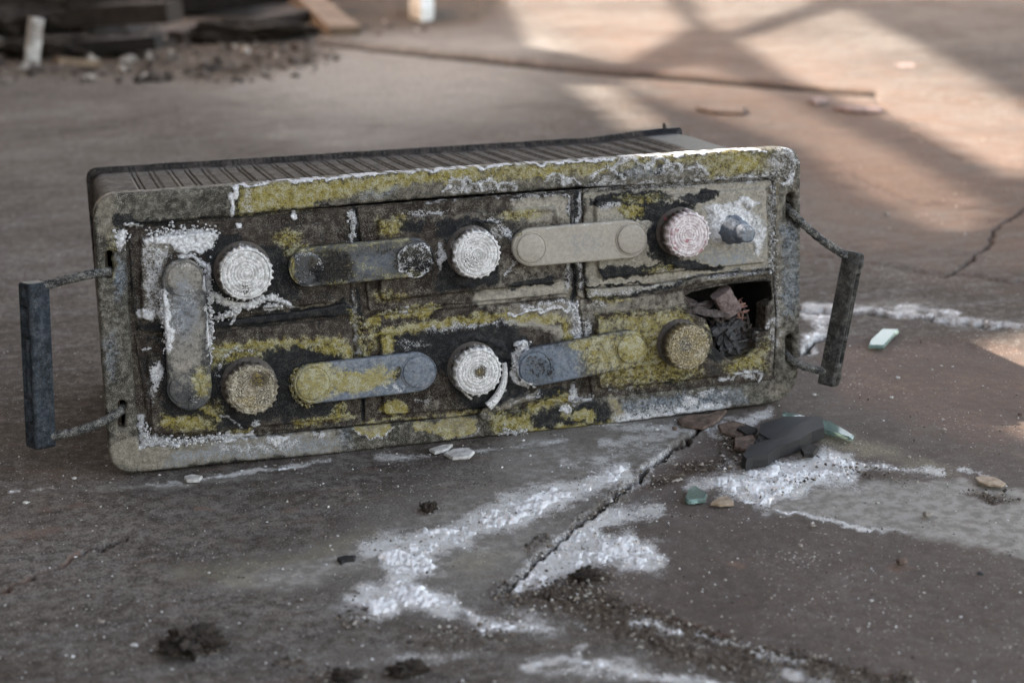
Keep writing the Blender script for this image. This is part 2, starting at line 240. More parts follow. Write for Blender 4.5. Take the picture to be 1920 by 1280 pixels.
ST.E('T', 345, 620, 50, 120, .52, .5); ST.E('B', 345, 580, 40, 80, .6, .7); ST.E('T', 347, 525, 42, 42, .6, .4); ST.E('W', 360, 555, 20, 30, .35, .8); ST.E('K', 350, 660, 30, 30, .3, .9); ST.L('W', [(304, 555), (312, 600), (316, 650)], 8, .95, 5); ST.L('W', [(388, 510), (392, 560), (394, 610), (392, 650)], 6, .9, 4); ST.E('W', 340, 500, 26, 10, .4, .7)
ST.E('W', 330, 600, 16, 50, .3, .8); ST.E('Y', 380, 715, 20, 32, .75, .5); ST.P('K', [(352, 690), (372, 695), (385, 730), (375, 765), (345, 770), (350, 740), (365, 720)], .5, 5); ST.E('W', 372, 745, 14, 22, .3, .7); ST.E('K', 330, 700, 12, 16, .3, .6)
ST.P('B', [(545, 675), (825, 650), (825, 745), (545, 765)], .95, 6); ST.P('T', [(545, 675), (825, 650), (825, 745), (545, 765)], .45, 6); ST.E('Y', 590, 715, 50, 45, .85, .4); ST.E('Y', 670, 715, 70, 24, 1, .5, -5); ST.E('Y', 710, 700, 34, 20, .7, .6); ST.E('K', 740, 700, 10, 18, .7, .6); ST.E('W', 740, 730, 40, 8, .4, .7); ST.E('B', 625, 685, 60, 12, -.3, .5)
ST.L('Y', [(552, 690), (545, 715), (556, 740), (580, 755)], 8, 1, 3); ST.E('T', 600, 685, 20, 9, .6, .6)
ST.P('B', [(965, 655), (1090, 645), (1090, 715), (965, 725)], .95, 12); ST.E('K', 1010, 690, 40, 36, .55, .6); ST.E('T', 1070, 670, 40, 26, .35, .7); ST.P('Y', [(1080, 640), (1225, 610), (1225, 695), (1100, 700)], .7, 20); ST.E('Y', 1184, 652, 36, 36, .9, .5); ST.L('Y', [(1070, 650), (1150, 632)], 8, .8, 6); ST.P('T', [(1090, 640), (1225, 610), (1225, 695), (1100, 705)], .4, 14)
ST.R('W', 1003, 685, 37, 3.5, .9, 3, 110, 260)
# caps
def cap_paint(cx, cy, r, ws, ys, ks, ts):
    CP.E('W', cx, cy, r + 8, r + 8, ws, .1); CP.E('Y', cx, cy, r + 8, r + 8, ys, .1); CP.E('K', cx, cy, r + 8, r + 8, ks, .1); CP.E('T', cx, cy, r + 10, r + 10, ts, .1)
cap_paint(461, 514, 46, .80, .05, 0, .9); CP.E('K', 462, 540, 24, 8, .5, .7); CP.E('W', 462, 540, 22, 8, -.35, .7)
cap_paint(895, 478, 43, .78, .1, .1, .9); CP.E('Y', 900, 515, 40, 9, .85, .5); CP.E('W', 885, 488, 22, 16, -.25, .7); CP.E('Y', 872, 498, 14, 10, .5, .6)
cap_paint(1293, 442, 43, .80, .1, .1, .9); CP.E('Y', 1270, 472, 20, 10, .8, .6)
cap_paint(473, 732, 45, .50, .40, .35, .8); CP.E('W', 470, 735, 28, 24, .68, .8); CP.R('W', 473, 732, 40, 4, .75, 4); CP.E('Y', 462, 752, 30, 14, .7, .6); CP.E('W', 488, 712, 18, 12, -.8, .6); CP.E('K', 485, 715, 16, 14, .6, .6); CP.E('Y', 480, 765, 34, 8, .6, .6)
cap_paint(897, 698, 44, .74, .02, .2, .9); CP.E('W', 903, 698, 14, 14, -.75, .4); CP.E('K', 903, 698, 13, 13, .5, .5); CP.E('Y', 903, 698, 12, 12, .4, .5)
cap_paint(1292, 653, 42, .46, .60, .2, .8); CP.R('W', 1292, 653, 37, 4, .62, 4); CP.E('W', 1310, 665, 16, 16, .62, .7); CP.E('K', 1285, 645, 18, 14, .6, .8); CP.E('Y', 1285, 645, 14, 12, -.6, .8); CP.E('K', 1300, 630, 20, 12, .5, .6)
CP.E('W', 1368, 415, 24, 14, .75, .6, 30); CP.E('B', 1385, 430, 50, 40, .9, .4); CP.E('T', 1402, 438, 18, 18, .8, .5); CP.E('W', 1400, 430, 14, 8, .5, .6)

# ------------------------------------------------------------------ materials
def new_mat(name):
    m = bpy.data.materials.new(name); m.use_nodes = True; t = m.node_tree
    b = t.nodes['Principled BSDF']; return m, t, b
class NB:
    def __init__(s, t): s.t = t; s.n = t.nodes; s.l = t.links; s.tc = s.n.new('ShaderNodeTexCoord')
    def noise(s, scale, det=4, rough=.6, dim=None, stretch=None):
        n = s.n.new('ShaderNodeTexNoise'); n.inputs['Scale'].default_value = scale; n.inputs['Detail'].default_value = det; n.inputs['Roughness'].default_value = rough
        if stretch:
            mp = s.n.new('ShaderNodeMapping'); mp.inputs['Scale'].default_value = stretch; s.l.new(s.tc.outputs['Object'], mp.inputs[0]); s.l.new(mp.outputs[0], n.inputs['Vector'])
        else: s.l.new(s.tc.outputs['Object'], n.inputs['Vector'])
        return n.outputs['Fac']
    def vor(s, scale, feat='F1'):
        n = s.n.new('ShaderNodeTexVoronoi'); n.feature = feat; n.inputs['Scale'].default_value = scale; s.l.new(s.tc.outputs['Object'], n.inputs['Vector']); return n.outputs['Distance']
    def attr(s, a):
        n = s.n.new('ShaderNodeAttribute'); n.attribute_name = a; return n.outputs['Fac']
    def set(s, sock, v):
        if isinstance(v, (int, float)): sock.default_value = v
        elif isinstance(v, tuple): sock.default_value = v + (1,) if len(v) == 3 else v
        else: s.l.new(v, sock)
    def m(s, op, a, b=0.0, c=0.0, clamp=False):
        n = s.n.new('ShaderNodeMath'); n.operation = op; n.use_clamp = clamp; s.set(n.inputs[0], a); s.set(n.inputs[1], b); s.set(n.inputs[2], c); return n.outputs[0]
    def mr(s, v, a, b, c=0.0, d=1.0, smooth=True):
        n = s.n.new('ShaderNodeMapRange'); n.interpolation_type = 'SMOOTHSTEP' if smooth else 'LINEAR'; s.set(n.inputs[0], v)
        for i, q in enumerate((a, b, c, d)): n.inputs[i + 1].default_value = q
        return n.outputs[0]
    def mix(s, f, a, b):
        n = s.n.new('ShaderNodeMix'); n.data_type = 'RGBA'; s.set(n.inputs[0], f); s.set(n.inputs[6], a); s.set(n.inputs[7], b); return n.outputs[2]
    def bump(s, h, st, dist, prev=None):
        n = s.n.new('ShaderNodeBump'); n.inputs['Strength'].default_value = st; n.inputs['Distance'].default_value = dist; s.l.new(h, n.inputs['Height'])
        if prev is not None: s.l.new(prev, n.inputs['Normal'])
        return n.outputs[0]
    def cov(s, a, noise, k, w=.10):             # deposit coverage: mask value against a grain
        at = s.attr(a); v = s.m('ADD', at, s.m('MULTIPLY', s.m('SUBTRACT', noise, .5), k)); return s.m('MULTIPLY', s.mr(v, .5 - w, .5 + w), s.mr(at, .03, .2))

def aged(name, base, base2, dust=.35, rough=.75, yel=(.31, .255, .065), tan=(.30, .265, .21), tar=(.006, .007, .009), blue=(.12, .145, .18), white=(.70, .70, .72), bumpk=1.0, spec=.12, metal=0.0, mott=.25, ct=.5, yk=5.2):
    m, t, b = new_mat(name); N = NB(t)
    fine = N.noise(1100, 3, .75); med = N.noise(480, 4, .7); mid = N.noise(190, 6, .7); big = N.noise(42, 5, .65); vf = N.noise(2100, 2, .6)
    g = N.m('ADD', N.m('MULTIPLY', fine, .4), N.m('ADD', N.m('MULTIPLY', med, .35), N.m('MULTIPLY', mid, .25)))
    g2 = N.m('ADD', N.m('MULTIPLY', med, .4), N.m('ADD', N.m('MULTIPLY', mid, .35), N.m('MULTIPLY', big, .25)))
    c = N.mix(N.mr(mid, .38, .62), base, base2); c = N.mix(N.mr(big, .42, .60, 0, .8), c, tuple(x * .42 for x in base)); c = N.mix(N.mr(g, .54, .66, 0, mott), c, tuple(x * 1.9 for x in base2))
    c = N.mix(N.m('MULTIPLY', N.cov('T', N.m('ADD', N.m('MULTIPLY', g, .5), N.m('MULTIPLY', g2, .5)), 3.0, .34), .9), c, N.mix(N.mr(med, .38, .62), tan, tuple(x * ct for x in tan)))
    c = N.mix(N.m('MULTIPLY', N.cov('B', g2, 3.0, .35), .75), c, N.mix(N.mr(med, .38, .62), tuple(x * (.4 + .6 * ct) for x in blue), tuple(x * (2.4 - 1.1 * ct) for x in blue)))
    kc = N.cov('K', g2, 3.0, .20); c = N.mix(kc, c, N.mix(N.mr(g, .54, .70), tar, tuple(x * 5 for x in tar)))
    dots = N.mr(N.m('ADD', vf, N.m('MULTIPLY', mid, .5)), .80, .90)
    c = N.mix(N.m('MULTIPLY', dots, N.m('MULTIPLY', dust, N.m('SUBTRACT', 1.0, N.m('MULTIPLY', kc, .6))), clamp=True), c, (.45, .42, .36))
    yc = N.cov('Y', N.m('ADD', N.m('MULTIPLY', g, .62), N.m('MULTIPLY', g2, .38)), yk, .36); c = N.mix(N.m('MULTIPLY', yc, .85), c, N.mix(N.mr(fine, .30, .58), tuple(x * .40 for x in yel), N.mix(N.mr(mid, .44, .60), yel, (.40, .38, .25))))
    wc = N.cov('W', g, 4.2, .16)
    c = N.mix(N.m('MULTIPLY', wc, .95), c, N.mix(N.mr(med, .34, .66), white, tuple(x * .42 for x in white)))
    N.l.new(c, b.inputs['Base Color'])
    N.l.new(N.m('ADD', N.m('MULTIPLY', kc, -.3), N.m('ADD', rough, N.m('MULTIPLY', wc, .2)), clamp=True), b.inputs['Roughness'])
    b.inputs['Specular IOR Level'].default_value = spec; b.inputs['Metallic'].default_value = metal
    h = N.m('ADD', N.m('MULTIPLY', mid, .8), N.m('ADD', N.m('MULTIPLY', med, .6), N.m('MULTIPLY', wc, .8))); h = N.m('ADD', h, N.m('MULTIPLY', yc, .35))
    N.l.new(N.bump(h, .6 * bumpk, .0009), b.inputs['Normal']); return m
M_RIM = aged('weathered grey rim plastic', (.046, .042, .034), (.092, .086, .072), .7, tan=(.27, .24, .19), white=(.80, .80, .82))
M_COVER = aged('brown cell cover plastic', (.030, .023, .019), (.050, .039, .032), .4, .8, mott=.18, tan=(.40, .37, .31), white=(.80, .80, .82))
M_TRAY = aged('dark sealing compound', (.035, .028, .023), (.060, .048, .038), .5, .85, bumpk=1.5)
M_STRAP = aged('oxidised lead strap', (.040, .042, .047), (.075, .074, .073), .35, .5, tan=(.38, .345, .295), white=(.80, .80, .82), blue=(.10, .125, .165), bumpk=.22, spec=.3, mott=.1, ct=.80)
M_CASE = aged('dark brown case rubber', (.030, .025, .023), (.050, .042, .038), .2, .85, bumpk=.5, mott=.2)
M_ROPE = aged('dirty grey rope', (.040, .042, .044), (.09, .09, .088), .8, .95, bumpk=1.6)
M_GRIP = aged('blue black grip plastic', (.018, .023, .030), (.036, .044, .054), .12, .6, bumpk=.25, mott=.08, ct=.8, blue=(.05, .065, .085))
M_GRIP2 = aged('grey black grip plastic', (.028, .026, .024), (.055, .052, .048), .2, .7, bumpk=.35, mott=.12, ct=.75, blue=(.06, .065, .07))
def cap_mat(name, c1, c2, ring, spot=None):
    m, t, b = new_mat(name); N = NB(t)
    fine = N.noise(1100, 3, .7); mid = N.noise(260, 5, .65); g = N.m('ADD', N.m('MULTIPLY', fine, .6), N.m('MULTIPLY', mid, .4))
    c = N.mix(N.cov('K', g, 1.6, .2), (.10, .085, .07), (.02, .02, .02))
    c = N.mix(N.cov('Y', g, 2.2, .18), c, N.mix(N.mr(fine, .35, .65), (.16, .11, .03), (.38, .29, .08)))
    c = N.mix(N.cov('W', g, 3.2, .14), c, N.mix(N.mr(mid, .40, .62), c1, c2))
    c = N.mix(N.m('MULTIPLY', N.attr('ring'), N.mr(mid, .38, .6, .30, ring)), c, (.09, .08, .075))
    if spot: c = N.mix(N.mr(N.noise(140, 2, .5), .60, .68, 0, .8), c, spot)
    N.l.new(c, b.inputs['Base Color']); b.inputs['Roughness'].default_value = .9; b.inputs['Specular IOR Level'].default_value = .2
    N.l.new(N.bump(N.m('ADD', mid, N.m('MULTIPLY', fine, .6)), .9, .001), b.inputs['Normal']); return m
M_CAPW = cap_mat('white corroded cap', (.80, .79, .79), (.46, .45, .44), .8)
M_CAPP = cap_mat('pinkish corroded cap', (.78, .72, .73), (.50, .42, .43), .85, (.30, .08, .10))
M_CAPY = cap_mat('yellow brown corroded cap', (.56, .51, .40), (.22, .19, .13), .7)
def simple(name, c1, c2, scale=60, rough=.85, bump=.5, bd=.002, spec=.3, det=6):
    m, t, b = new_mat(name); N = NB(t); n = N.noise(scale, det, .65); f = N.noise(scale * 6, 3, .6)
    N.l.new(N.mix(N.mr(N.m('ADD', N.m('MULTIPLY', n, .7), N.m('MULTIPLY', f, .3)), .35, .65), c1, c2), b.inputs['Base Color'])
    b.inputs['Roughness'].default_value = rough; b.inputs['Specular IOR Level'].default_value = spec
    N.l.new(N.bump(N.m('ADD', n, N.m('MULTIPLY', f, .4)), bump, bd), b.inputs['Normal']); return m

# ------------------------------------------------------------------ mesh helpers
def mesh_obj(name, V, Q, mat, parent=None, attrs=None, smooth=True, tris=None):
    me = bpy.data.meshes.new(name); V = np.asarray(V, float); Q = np.asarray(Q, np.int64).reshape(-1, 4) if len(Q) else np.zeros((0, 4), int)
    T = np.asarray(tris, np.int64).reshape(-1, 3) if tris is not None and len(tris) else np.zeros((0, 3), int)
    me.vertices.add(len(V)); me.vertices.foreach_set('co', V.astype(np.float32).ravel())
    me.loops.add(len(Q) * 4 + len(T) * 3); me.loops.foreach_set('vertex_index', np.concatenate([Q.ravel(), T.ravel()]).astype(np.int32))
    me.polygons.add(len(Q) + len(T)); st = np.concatenate([np.arange(len(Q)) * 4, len(Q) * 4 + np.arange(len(T)) * 3]).astype(np.int32)
    me.polygons.foreach_set('loop_start', st); me.update(calc_edges=True)
    me.polygons.foreach_set('use_smooth', np.full(len(Q) + len(T), smooth))
    for k, a in (attrs or {}).items():
        at = me.attributes.new(k, 'FLOAT', 'POINT'); at.data.foreach_set('value', np.asarray(a, np.float32))
    me.materials.append(mat); o = bpy.data.objects.new(name, me); COL.objects.link(o)
    if parent: o.parent = parent
    return o
def tag(o, label=None, cat=None, group=None, kind=None):
    for k, v in (('label', label), ('category', cat), ('group', group), ('kind', kind)):
        if v: o[k] = v
    return o
def paint(V, cv, extra=None):                  # battery-local vertices -> deposit masks
    px, py = proj_w(loc2w(V)); d = {k: cv.get(k, px, py) for k in ('W', 'Y', 'K', 'T', 'B')}
    if extra:
        for k, v in extra.items(): d[k] = np.maximum(d[k], v)
    return d
def relief(name, mat, loops, zfn, zback, step, cv=None, parent=None, xf=None, extra=None, h=True):
    P = np.concatenate(loops); x0, y0 = P.min(0) - step * 2; x1, y1 = P.max(0) + step * 2
    nx = int((x1 - x0) / step) + 1; ny = int((y1 - y0) / step) + 1
    X, Y = np.meshgrid(x0 + np.arange(nx) * step, y0 + np.arange(ny) * step); sd, NX, NY = poly_sd(X, Y, loops)
    ok = sd < .72 * step; mv = sd > -.28 * step
    fx = np.where(mv & ok, NX, X); fy = np.where(mv & ok, NY, Y); sdc = np.where(mv, 0, -sd)
    idx = np.arange(nx * ny).reshape(ny, nx); q = ok[:-1, :-1] & ok[1:, :-1] & ok[:-1, 1:] & ok[1:, 1:]
    cen = (sd[:-1, :-1] + sd[1:, :-1] + sd[:-1, 1:] + sd[1:, 1:]) / 4; q &= cen < .1 * step
    Q = np.stack([idx[:-1, :-1][q], idx[:-1, 1:][q], idx[1:, 1:][q], idx[1:, :-1][q]], 1)
    used = np.unique(Q); rm = -np.ones(nx * ny, int); rm[used] = np.arange(len(used)); Q = rm[Q]
    vx = fx.ravel()[used]; vy = fy.ravel()[used]; s = sdc.ravel()[used]; z = zfn(vx, vy, s)
    V = np.stack([vx, vy, z], 1)
    if cv is not None and h:
        px, py = proj_w(loc2w(V)); W = cv.get('W', px, py); Yl = cv.get('Y', px, py); H = cv.get('H', px, py)
        n1 = fbm(vx * 260, vy * 260, 4, 2); n2 = fbm(vx * 700, vy * 700, 2, 8)
        V[:, 2] += (sst(.45, .9, W + (n1 - .5) * .6) * (.0006 + .0014 * n1 + .0008 * (n2 - .5)) + sst(.5, .9, Yl) * .0005 * n2 + H * .001) * sst(0, .0012, s + .0004)
        V[:, 2] += (n1 - .5) * .00025
    E = np.concatenate([Q[:, [0, 1]], Q[:, [1, 2]], Q[:, [2, 3]], Q[:, [3, 0]]]); n = len(V); key = E[:, 0] * n + E[:, 1]; rk = E[:, 1] * n + E[:, 0]
    B = E[~np.isin(key, rk)]; bv = np.unique(B); bm_ = -np.ones(n, int); bm_[bv] = n + np.arange(len(bv))
    # dup border verts for a crisp edge
    top2 = V[bv].copy(); low = V[bv].copy(); low[:, 2] = zback
    k = len(bv); m0 = bm_; m1 = np.where(bm_ >= 0, bm_ + k, -1)
    Q2 = np.stack([m0[B[:, 0]], m1[B[:, 0]], m1[B[:, 1]], m0[B[:, 1]]], 1)
    V = np.concatenate([V, top2, low]); Q = np.concatenate([Q, Q2])
    at = paint(V, cv, extra) if cv is not None else {k_: np.zeros(len(V)) for k_ in ('W', 'Y', 'K', 'T', 'B')}
    if extra and cv is None:
        for k_, v_ in extra.items(): at[k_][:] = v_
    if xf is not None: V = V @ xf[0].T + xf[1]
    return mesh_obj(name, V, Q, mat, parent, at)
def lathe(name, mat, c, prof, parent, seg=96, cv=None, knurl=None, tilt=(0, 0), extra=None, ring=None, jit=.0):
    prof = np.array(prof); n = len(prof); a = np.linspace(0, 2 * math.pi, seg, endpoint=False); R = np.repeat(prof[:, 0], seg).reshape(n, seg); Z = np.repeat(prof[:, 1], seg).reshape(n, seg)
    A = np.tile(a, (n, 1))
    if knurl is not None:
        k, amp, lo, hi = knurl; m = ((np.arange(n) >= lo) & (np.arange(n) <= hi))[:, None]
        kk = np.maximum(0, np.cos(A * k + 1.5 * np.sin(A * 3))) ** .6 * (0.5 + vn(np.cos(A) * 4 + 9, np.sin(A) * 4 + c[0] * 999)); R = R + m * amp * (kk - .4)
    x = R * np.cos(A); y = R * np.sin(A); nn = fbm((x + c[0]) * 500, (y + c[1]) * 500 + Z * 400, 3, 4) - .5
    Z = Z + nn * jit; rr = 1 + nn * jit / np.maximum(R, .004) * 1.2; x *= rr; y *= rr
    x = x + c[0] + tilt[0] * Z; y = y + c[1] + tilt[1] * Z
    V = np.stack([x.ravel(), y.ravel(), Z.ravel()], 1); idx = np.arange(n * seg).reshape(n, seg); nx_ = np.roll(idx, -1, 1)
    Q = np.stack([idx[:-1].ravel(), nx_[:-1].ravel(), nx_[1:].ravel(), idx[1:].ravel()], 1)
    at = paint(V, cv, extra) if cv is not None else {}
    if ring is not None: at['ring'] = np.repeat(np.array(ring), seg)
    return mesh_obj(name, V, Q, mat, parent, at)
def tube(name, mat, pts, r, parent=None, seg=18, twist=0, n=90, at0=None, taper=None):
    P = np.array(pts, float); t = np.linspace(0, 1, n)
    def bez(P, t):
        Q = [np.outer(1 - t, P[i]) + np.outer(t, P[i + 1]) for i in range(len(P) - 1)]
        while len(Q) > 1: Q = [(1 - t)[:, None] * Q[i] + t[:, None] * Q[i + 1] for i in range(len(Q) - 1)]
        return Q[0]
    C = bez(P, t); T = np.gradient(C, axis=0); T /= np.linalg.norm(T, axis=1)[:, None]; up = np.array([0.13, .2, 1.0]); A = np.cross(T, up); A /= np.linalg.norm(A, axis=1)[:, None]; Bv = np.cross(T, A)
    s = np.concatenate([[0], np.cumsum(np.linalg.norm(np.diff(C, axis=0), axis=1))]); a = np.linspace(0, 2 * math.pi, seg, endpoint=False)
    S_, A_ = np.meshgrid(s, a, indexing='ij'); rr = r * (1 + (.16 * np.abs(np.cos(1.5 * A_ + S_ * twist)) - .08 if twist else 0) + .22 * (fbm(S_ * 500, A_ * 2, 3) - .5))
    if taper is not None: rr = rr * np.interp(S_ / s[-1], [0, 1], taper)
    V = C[:, None] + rr[..., None] * (np.cos(A_)[..., None] * A[:, None] + np.sin(A_)[..., None] * Bv[:, None])
    idx = np.arange(n * seg).reshape(n, seg); nx_ = np.roll(idx, -1, 1); Q = np.stack([idx[:-1].ravel(), nx_[:-1].ravel(), nx_[1:].ravel(), idx[1:].ravel()], 1)
    V = V.reshape(-1, 3); V = np.concatenate([V, C[:1], C[-1:]]); T3 = [(n * seg, idx[0, (i + 1) % seg], idx[0, i]) for i in range(seg)] + [(n * seg + 1, idx[-1, i], idx[-1, (i + 1) % seg]) for i in range(seg)]
    at = {k: np.full(len(V), (at0 or {}).get(k, 0.)) for k in ('W', 'Y', 'K', 'T', 'B')}
    return mesh_obj(name, V, Q, mat, parent, at, tris=T3)

# ------------------------------------------------------------------ ground
G = Canvas(-120, -120, 2040, 1400, ['W', 'G', 'D', 'R', 'C', 'L', 'N', 'H', 'P'], asp=.45, amp=11, scale=26, fz=2.2)
def sc(o, k, pts): return [(o[0] + x / k, o[1] + y / k) for x, y in pts]
c6 = lambda p: sc((600, 760), 2.4618, p)
c7 = lambda p: sc((1200, 720), 2.286, p)
PW1 = c6([(1370, 310), (1230, 330), (1000, 400), (870, 440), (720, 545), (600, 580), (470, 600), (300, 600), (170, 670), (260, 720), (310, 770), (290, 850), (130, 890), (140, 910), (260, 980), (340, 990), (380, 940), (480, 930), (640, 960), (760, 1040), (880, 1045), (1110, 1030), (1000, 1005), (850, 1010), (690, 935), (640, 890), (500, 850), (440, 820), (530, 780), (540, 720), (520, 690), (640, 650), (720, 650), (720, 610), (900, 570), (1060, 500), (1200, 440), (1310, 400), (1370, 340)])
PW2 = c6([(1310, 460), (1250, 520), (1100, 620), (980, 740), (900, 800), (850, 860), (900, 880), (1030, 800), (1200, 740), (1330, 700), (1380, 740), (1560, 760), (1610, 700), (1580, 660), (1560, 630), (1500, 650), (1480, 610), (1440, 570), (1400, 560), (1350, 590), (1300, 560), (1400, 530), (1500, 520), (1590, 490), (1590, 450), (1540, 440), (1450, 480), (1380, 450)])
PW3 = c7([(350, 360), (450, 375), (560, 330), (720, 285), (790, 265), (870, 290), (960, 340), (960, 360), (900, 420), (830, 420), (760, 440), (700, 470), (600, 500), (540, 540), (430, 490), (350, 450), (330, 400)])
G.P('W', PW1, .50, 24); G.P('W', PW2, .50, 20); G.P('W', PW3, .52, 16); G.P('W', PW1, .96, 9); G.P('W', PW2, .94, 9); G.P('W', PW3, .94, 8)
for pts, wd in (([(690, 1032), (850, 1000), (960, 945), (1100, 912), (1165, 885)], 20), ([(680, 1112), (760, 1122), (850, 1142)], 18), ([(1000, 1085), (1100, 1035), (1215, 1030)], 20), ([(1130, 962), (1210, 955)], 12), ([(1350, 905), (1480, 880), (1590, 865)], 16), ([(1290, 905), (1360, 900)], 9)): G.L('W', pts, wd, .88, 9)
G.E('W', 1120, 905, 90, 22, .5, .9, -25); G.E('W', 780, 1010, 130, 24, .48, .9, -20); G.E('W', 700, 1150, 90, 30, .5, .9); G.E('W', 1500, 890, 170, 26, .46, .9, 8); G.E('W', 1000, 1150, 110, 22, .45, .9, 10); G.E('W', 1180, 850, 90, 20, .45, .9, -10)
G.L('W', [(941, 1110), (1080, 990), (1146, 936), (1258, 845)], 9, .6, 8); G.E('W', 1130, 1255, 170, 26, .5, .9, 5); G.E('W', 780, 1235, 150, 14, .42, .9, -5)
G.P('W', [(1322, 800), (1400, 775), (1440, 760), (1452, 772), (1400, 800), (1345, 818)], .78, 4); G.E('W', 1545, 860, 40, 14, .85, .5); G.E('W', 1580, 868, 26, 8, .85, .5)
for pts, wd, v in (([(1189, 1168), (1230, 1172), (1275, 1187)], 8, .75), ([(1310, 1185), (1370, 1200), (1420, 1212)], 7, .75), ([(990, 1247), (1060, 1236), (1120, 1241), (1180, 1262), (1290, 1274), (1400, 1290)], 8, .75), ([(1080, 1214), (1100, 1205)], 3, .6),
                   ([(1100, 1240), (1075, 1225), (1105, 1212)], 3, .6), ([(360, 897), (430, 890), (530, 873), (620, 858)], 4, .72), ([(700, 852), (800, 856)], 6, .6), ([(830, 848), (930, 840), (1060, 822)], 5, .62), ([(1520, 980), (1600, 975)], 2, .4),
                   (c7([(430, 490), (600, 530), (820, 575), (980, 615)]), 4, .82), (c7([(970, 335), (1100, 350), (1290, 372)]), 5, .7), (c7([(1380, 358), (1450, 370), (1510, 392)]), 3, .7), (c7([(980, 600), (1160, 628)]), 3, .6),
                   ([(1505, 575), (1560, 573), (1640, 582), (1720, 590), (1780, 600), (1920, 615)], 5, .85), ([(1680, 575), (1740, 580), (1790, 590)], 6, .7), ([(1515, 585), (1550, 590), (1530, 620), (1512, 645)], 16, .62),
                   ([(1420, 1225), (1500, 1240)], 9, .55), ([(1480, 1265), (1560, 1280)], 10, .6), ([(650, 1120), (720, 1110)], 8, .6), ([(270, 905), (340, 903)], 4, .5), ([(60, 918), (110, 916)], 2.5, .6), ([(20, 922), (40, 923)], 3, .7),
                   ([(1095, 785), (1180, 800), (1290, 800)], 10, .58), ([(1060, 870), (1120, 885)], 7, .6), ([(1130, 830), (1260, 812)], 10, .5)):
    G.L('W', pts, wd, v, 4)
G.E('G', 900, 1010, 330, 150, .55, .8, -15); G.P('G', c7([(540, 540), (640, 470), (800, 430), (1000, 400), (1400, 400), (1646, 440), (1760, 500), (1760, 770), (1500, 700), (1200, 650), (1100, 630), (980, 612), (820, 572)]), .85, 5)
G.P('G', [(940, 800), (1300, 770), (1330, 800), (1170, 920), (1080, 950), (900, 900)], .55, 16); G.E('G', 500, 1090, 160, 22, .55, .8, -8); G.E('G', 700, 1240, 260, 40, .3, .9); G.E('G', 1080, 1250, 200, 40, .4, .9)
G.E('G', 330, 905, 240, 10, .5, .8, -4); G.E('G', 720, 150, 380, 110, .8, .9); G.E('G', 900, 95, 200, 30, .6, .8); G.E('G', 620, 250, 260, 40, .5, .9); G.P('G', [(440, 1080), (560, 1058), (700, 1010), (760, 1000), (740, 1060), (640, 1080), (560, 1110), (450, 1105)], .75, 14); G.P('C', [(330, 1070), (470, 1058), (620, 1022), (720, 1000), (700, 1024), (560, 1062), (420, 1090)], .6, 12); G.E('G', 1690, 570, 120, 14, .4, .8)  # pale wash, strengthened at the far middle to imitate brighter light there
G.L('C', [(330, 1075), (420, 1070), (540, 1050), (640, 1020), (700, 1005)], 16, .55, 14); G.E('C', 450, 1090, 60, 16, .5, .8); G.E('C', 1600, 830, 140, 26, .55, .8, 12); G.E('C', 1740, 870, 90, 20, .5, .8, 15); G.E('C', 1180, 820, 140, 26, .35, .8, -8); G.E('C', 900, 1050, 90, 30, .45, .8, -12); G.E('C', 1150, 930, 40, 60, .3, .8, 30)
G.L('D', [(941, 1112), (1010, 1120), (1100, 1130), (1200, 1150), (1300, 1190), (1420, 1225), (1560, 1250), (1700, 1285)], 22, .72, 16); G.E('D', 1090, 1120, 110, 40, .8, .6, 12); G.E('D', 1180, 1175, 130, 30, .65, .7, 14); G.E('D', 1110, 1080, 60, 20, .6, .7); G.E('D', 1320, 1230, 180, 30, .6, .7, 14)
G.L('D', [(941, 1105), (1060, 1005), (1130, 945), (1200, 890)], 10, .6, 8); G.E('D', 1010, 1020, 50, 26, .5, .8, -30); G.E('D', 1400, 830, 70, 34, .75, .6, 10); G.E('D', 1330, 870, 90, 18, .65, .7, -10); G.E('D', 1250, 900, 60, 14, .6, .7, -15); G.E('D', 1500, 900, 100, 20, .4, .8); G.E('D', 1650, 890, 150, 20, .45, .8, 12)
G.E('D', 880, 1190, 200, 40, .45, .9); G.E('D', 660, 1160, 60, 20, .6, .8); G.E('D', 365, 1214, 64, 24, .7, .8); G.E('D', 540, 1240, 40, 16, .6, .7); G.E('D', 620, 1265, 120, 24, .5, .8); G.E('D', 680, 1140, 40, 16, .5, .8); G.E('D', 800, 955, 30, 18, .5, .7); G.E('D', 1860, 930, 70, 14, .6, .7, 8)
G.P('D', [(-100, 60), (200, 60), (560, 70), (640, 100), (560, 130), (420, 160), (250, 150), (-100, 150)], .85, 18); G.P('D', [(560, -60), (960, -60), (960, 10), (900, 60), (780, 70), (640, 80)], .75, 12)
G.P('R', [(1000, 20), (1300, 30), (1600, 100), (2040, 200), (2040, 560), (1700, 520), (1500, 480), (1420, 300), (1240, 240), (1150, 160)], .58, 60); G.E('R', 1650, 330, 260, 120, .8, .9, 20); G.P('R', [(1540, 620), (2040, 640), (2040, 860), (1800, 830), (1560, 760)], .55, 40)
G.L('R', [(-20, 1120), (60, 1085), (150, 1035)], 4, .9, 4); G.E('R', 60, 1000, 120, 10, .55, .7, -8); G.E('R', 120, 950, 100, 6, .45, .7, -6); G.E('R', 380, 955, 26, 6, .7, .6); G.L('R', [(1190, 1135), (1300, 1168), (1430, 1215), (1560, 1240), (1720, 1278)], 5, .9, 4); G.E('R', 1395, 1205, 30, 8, .8, .6)
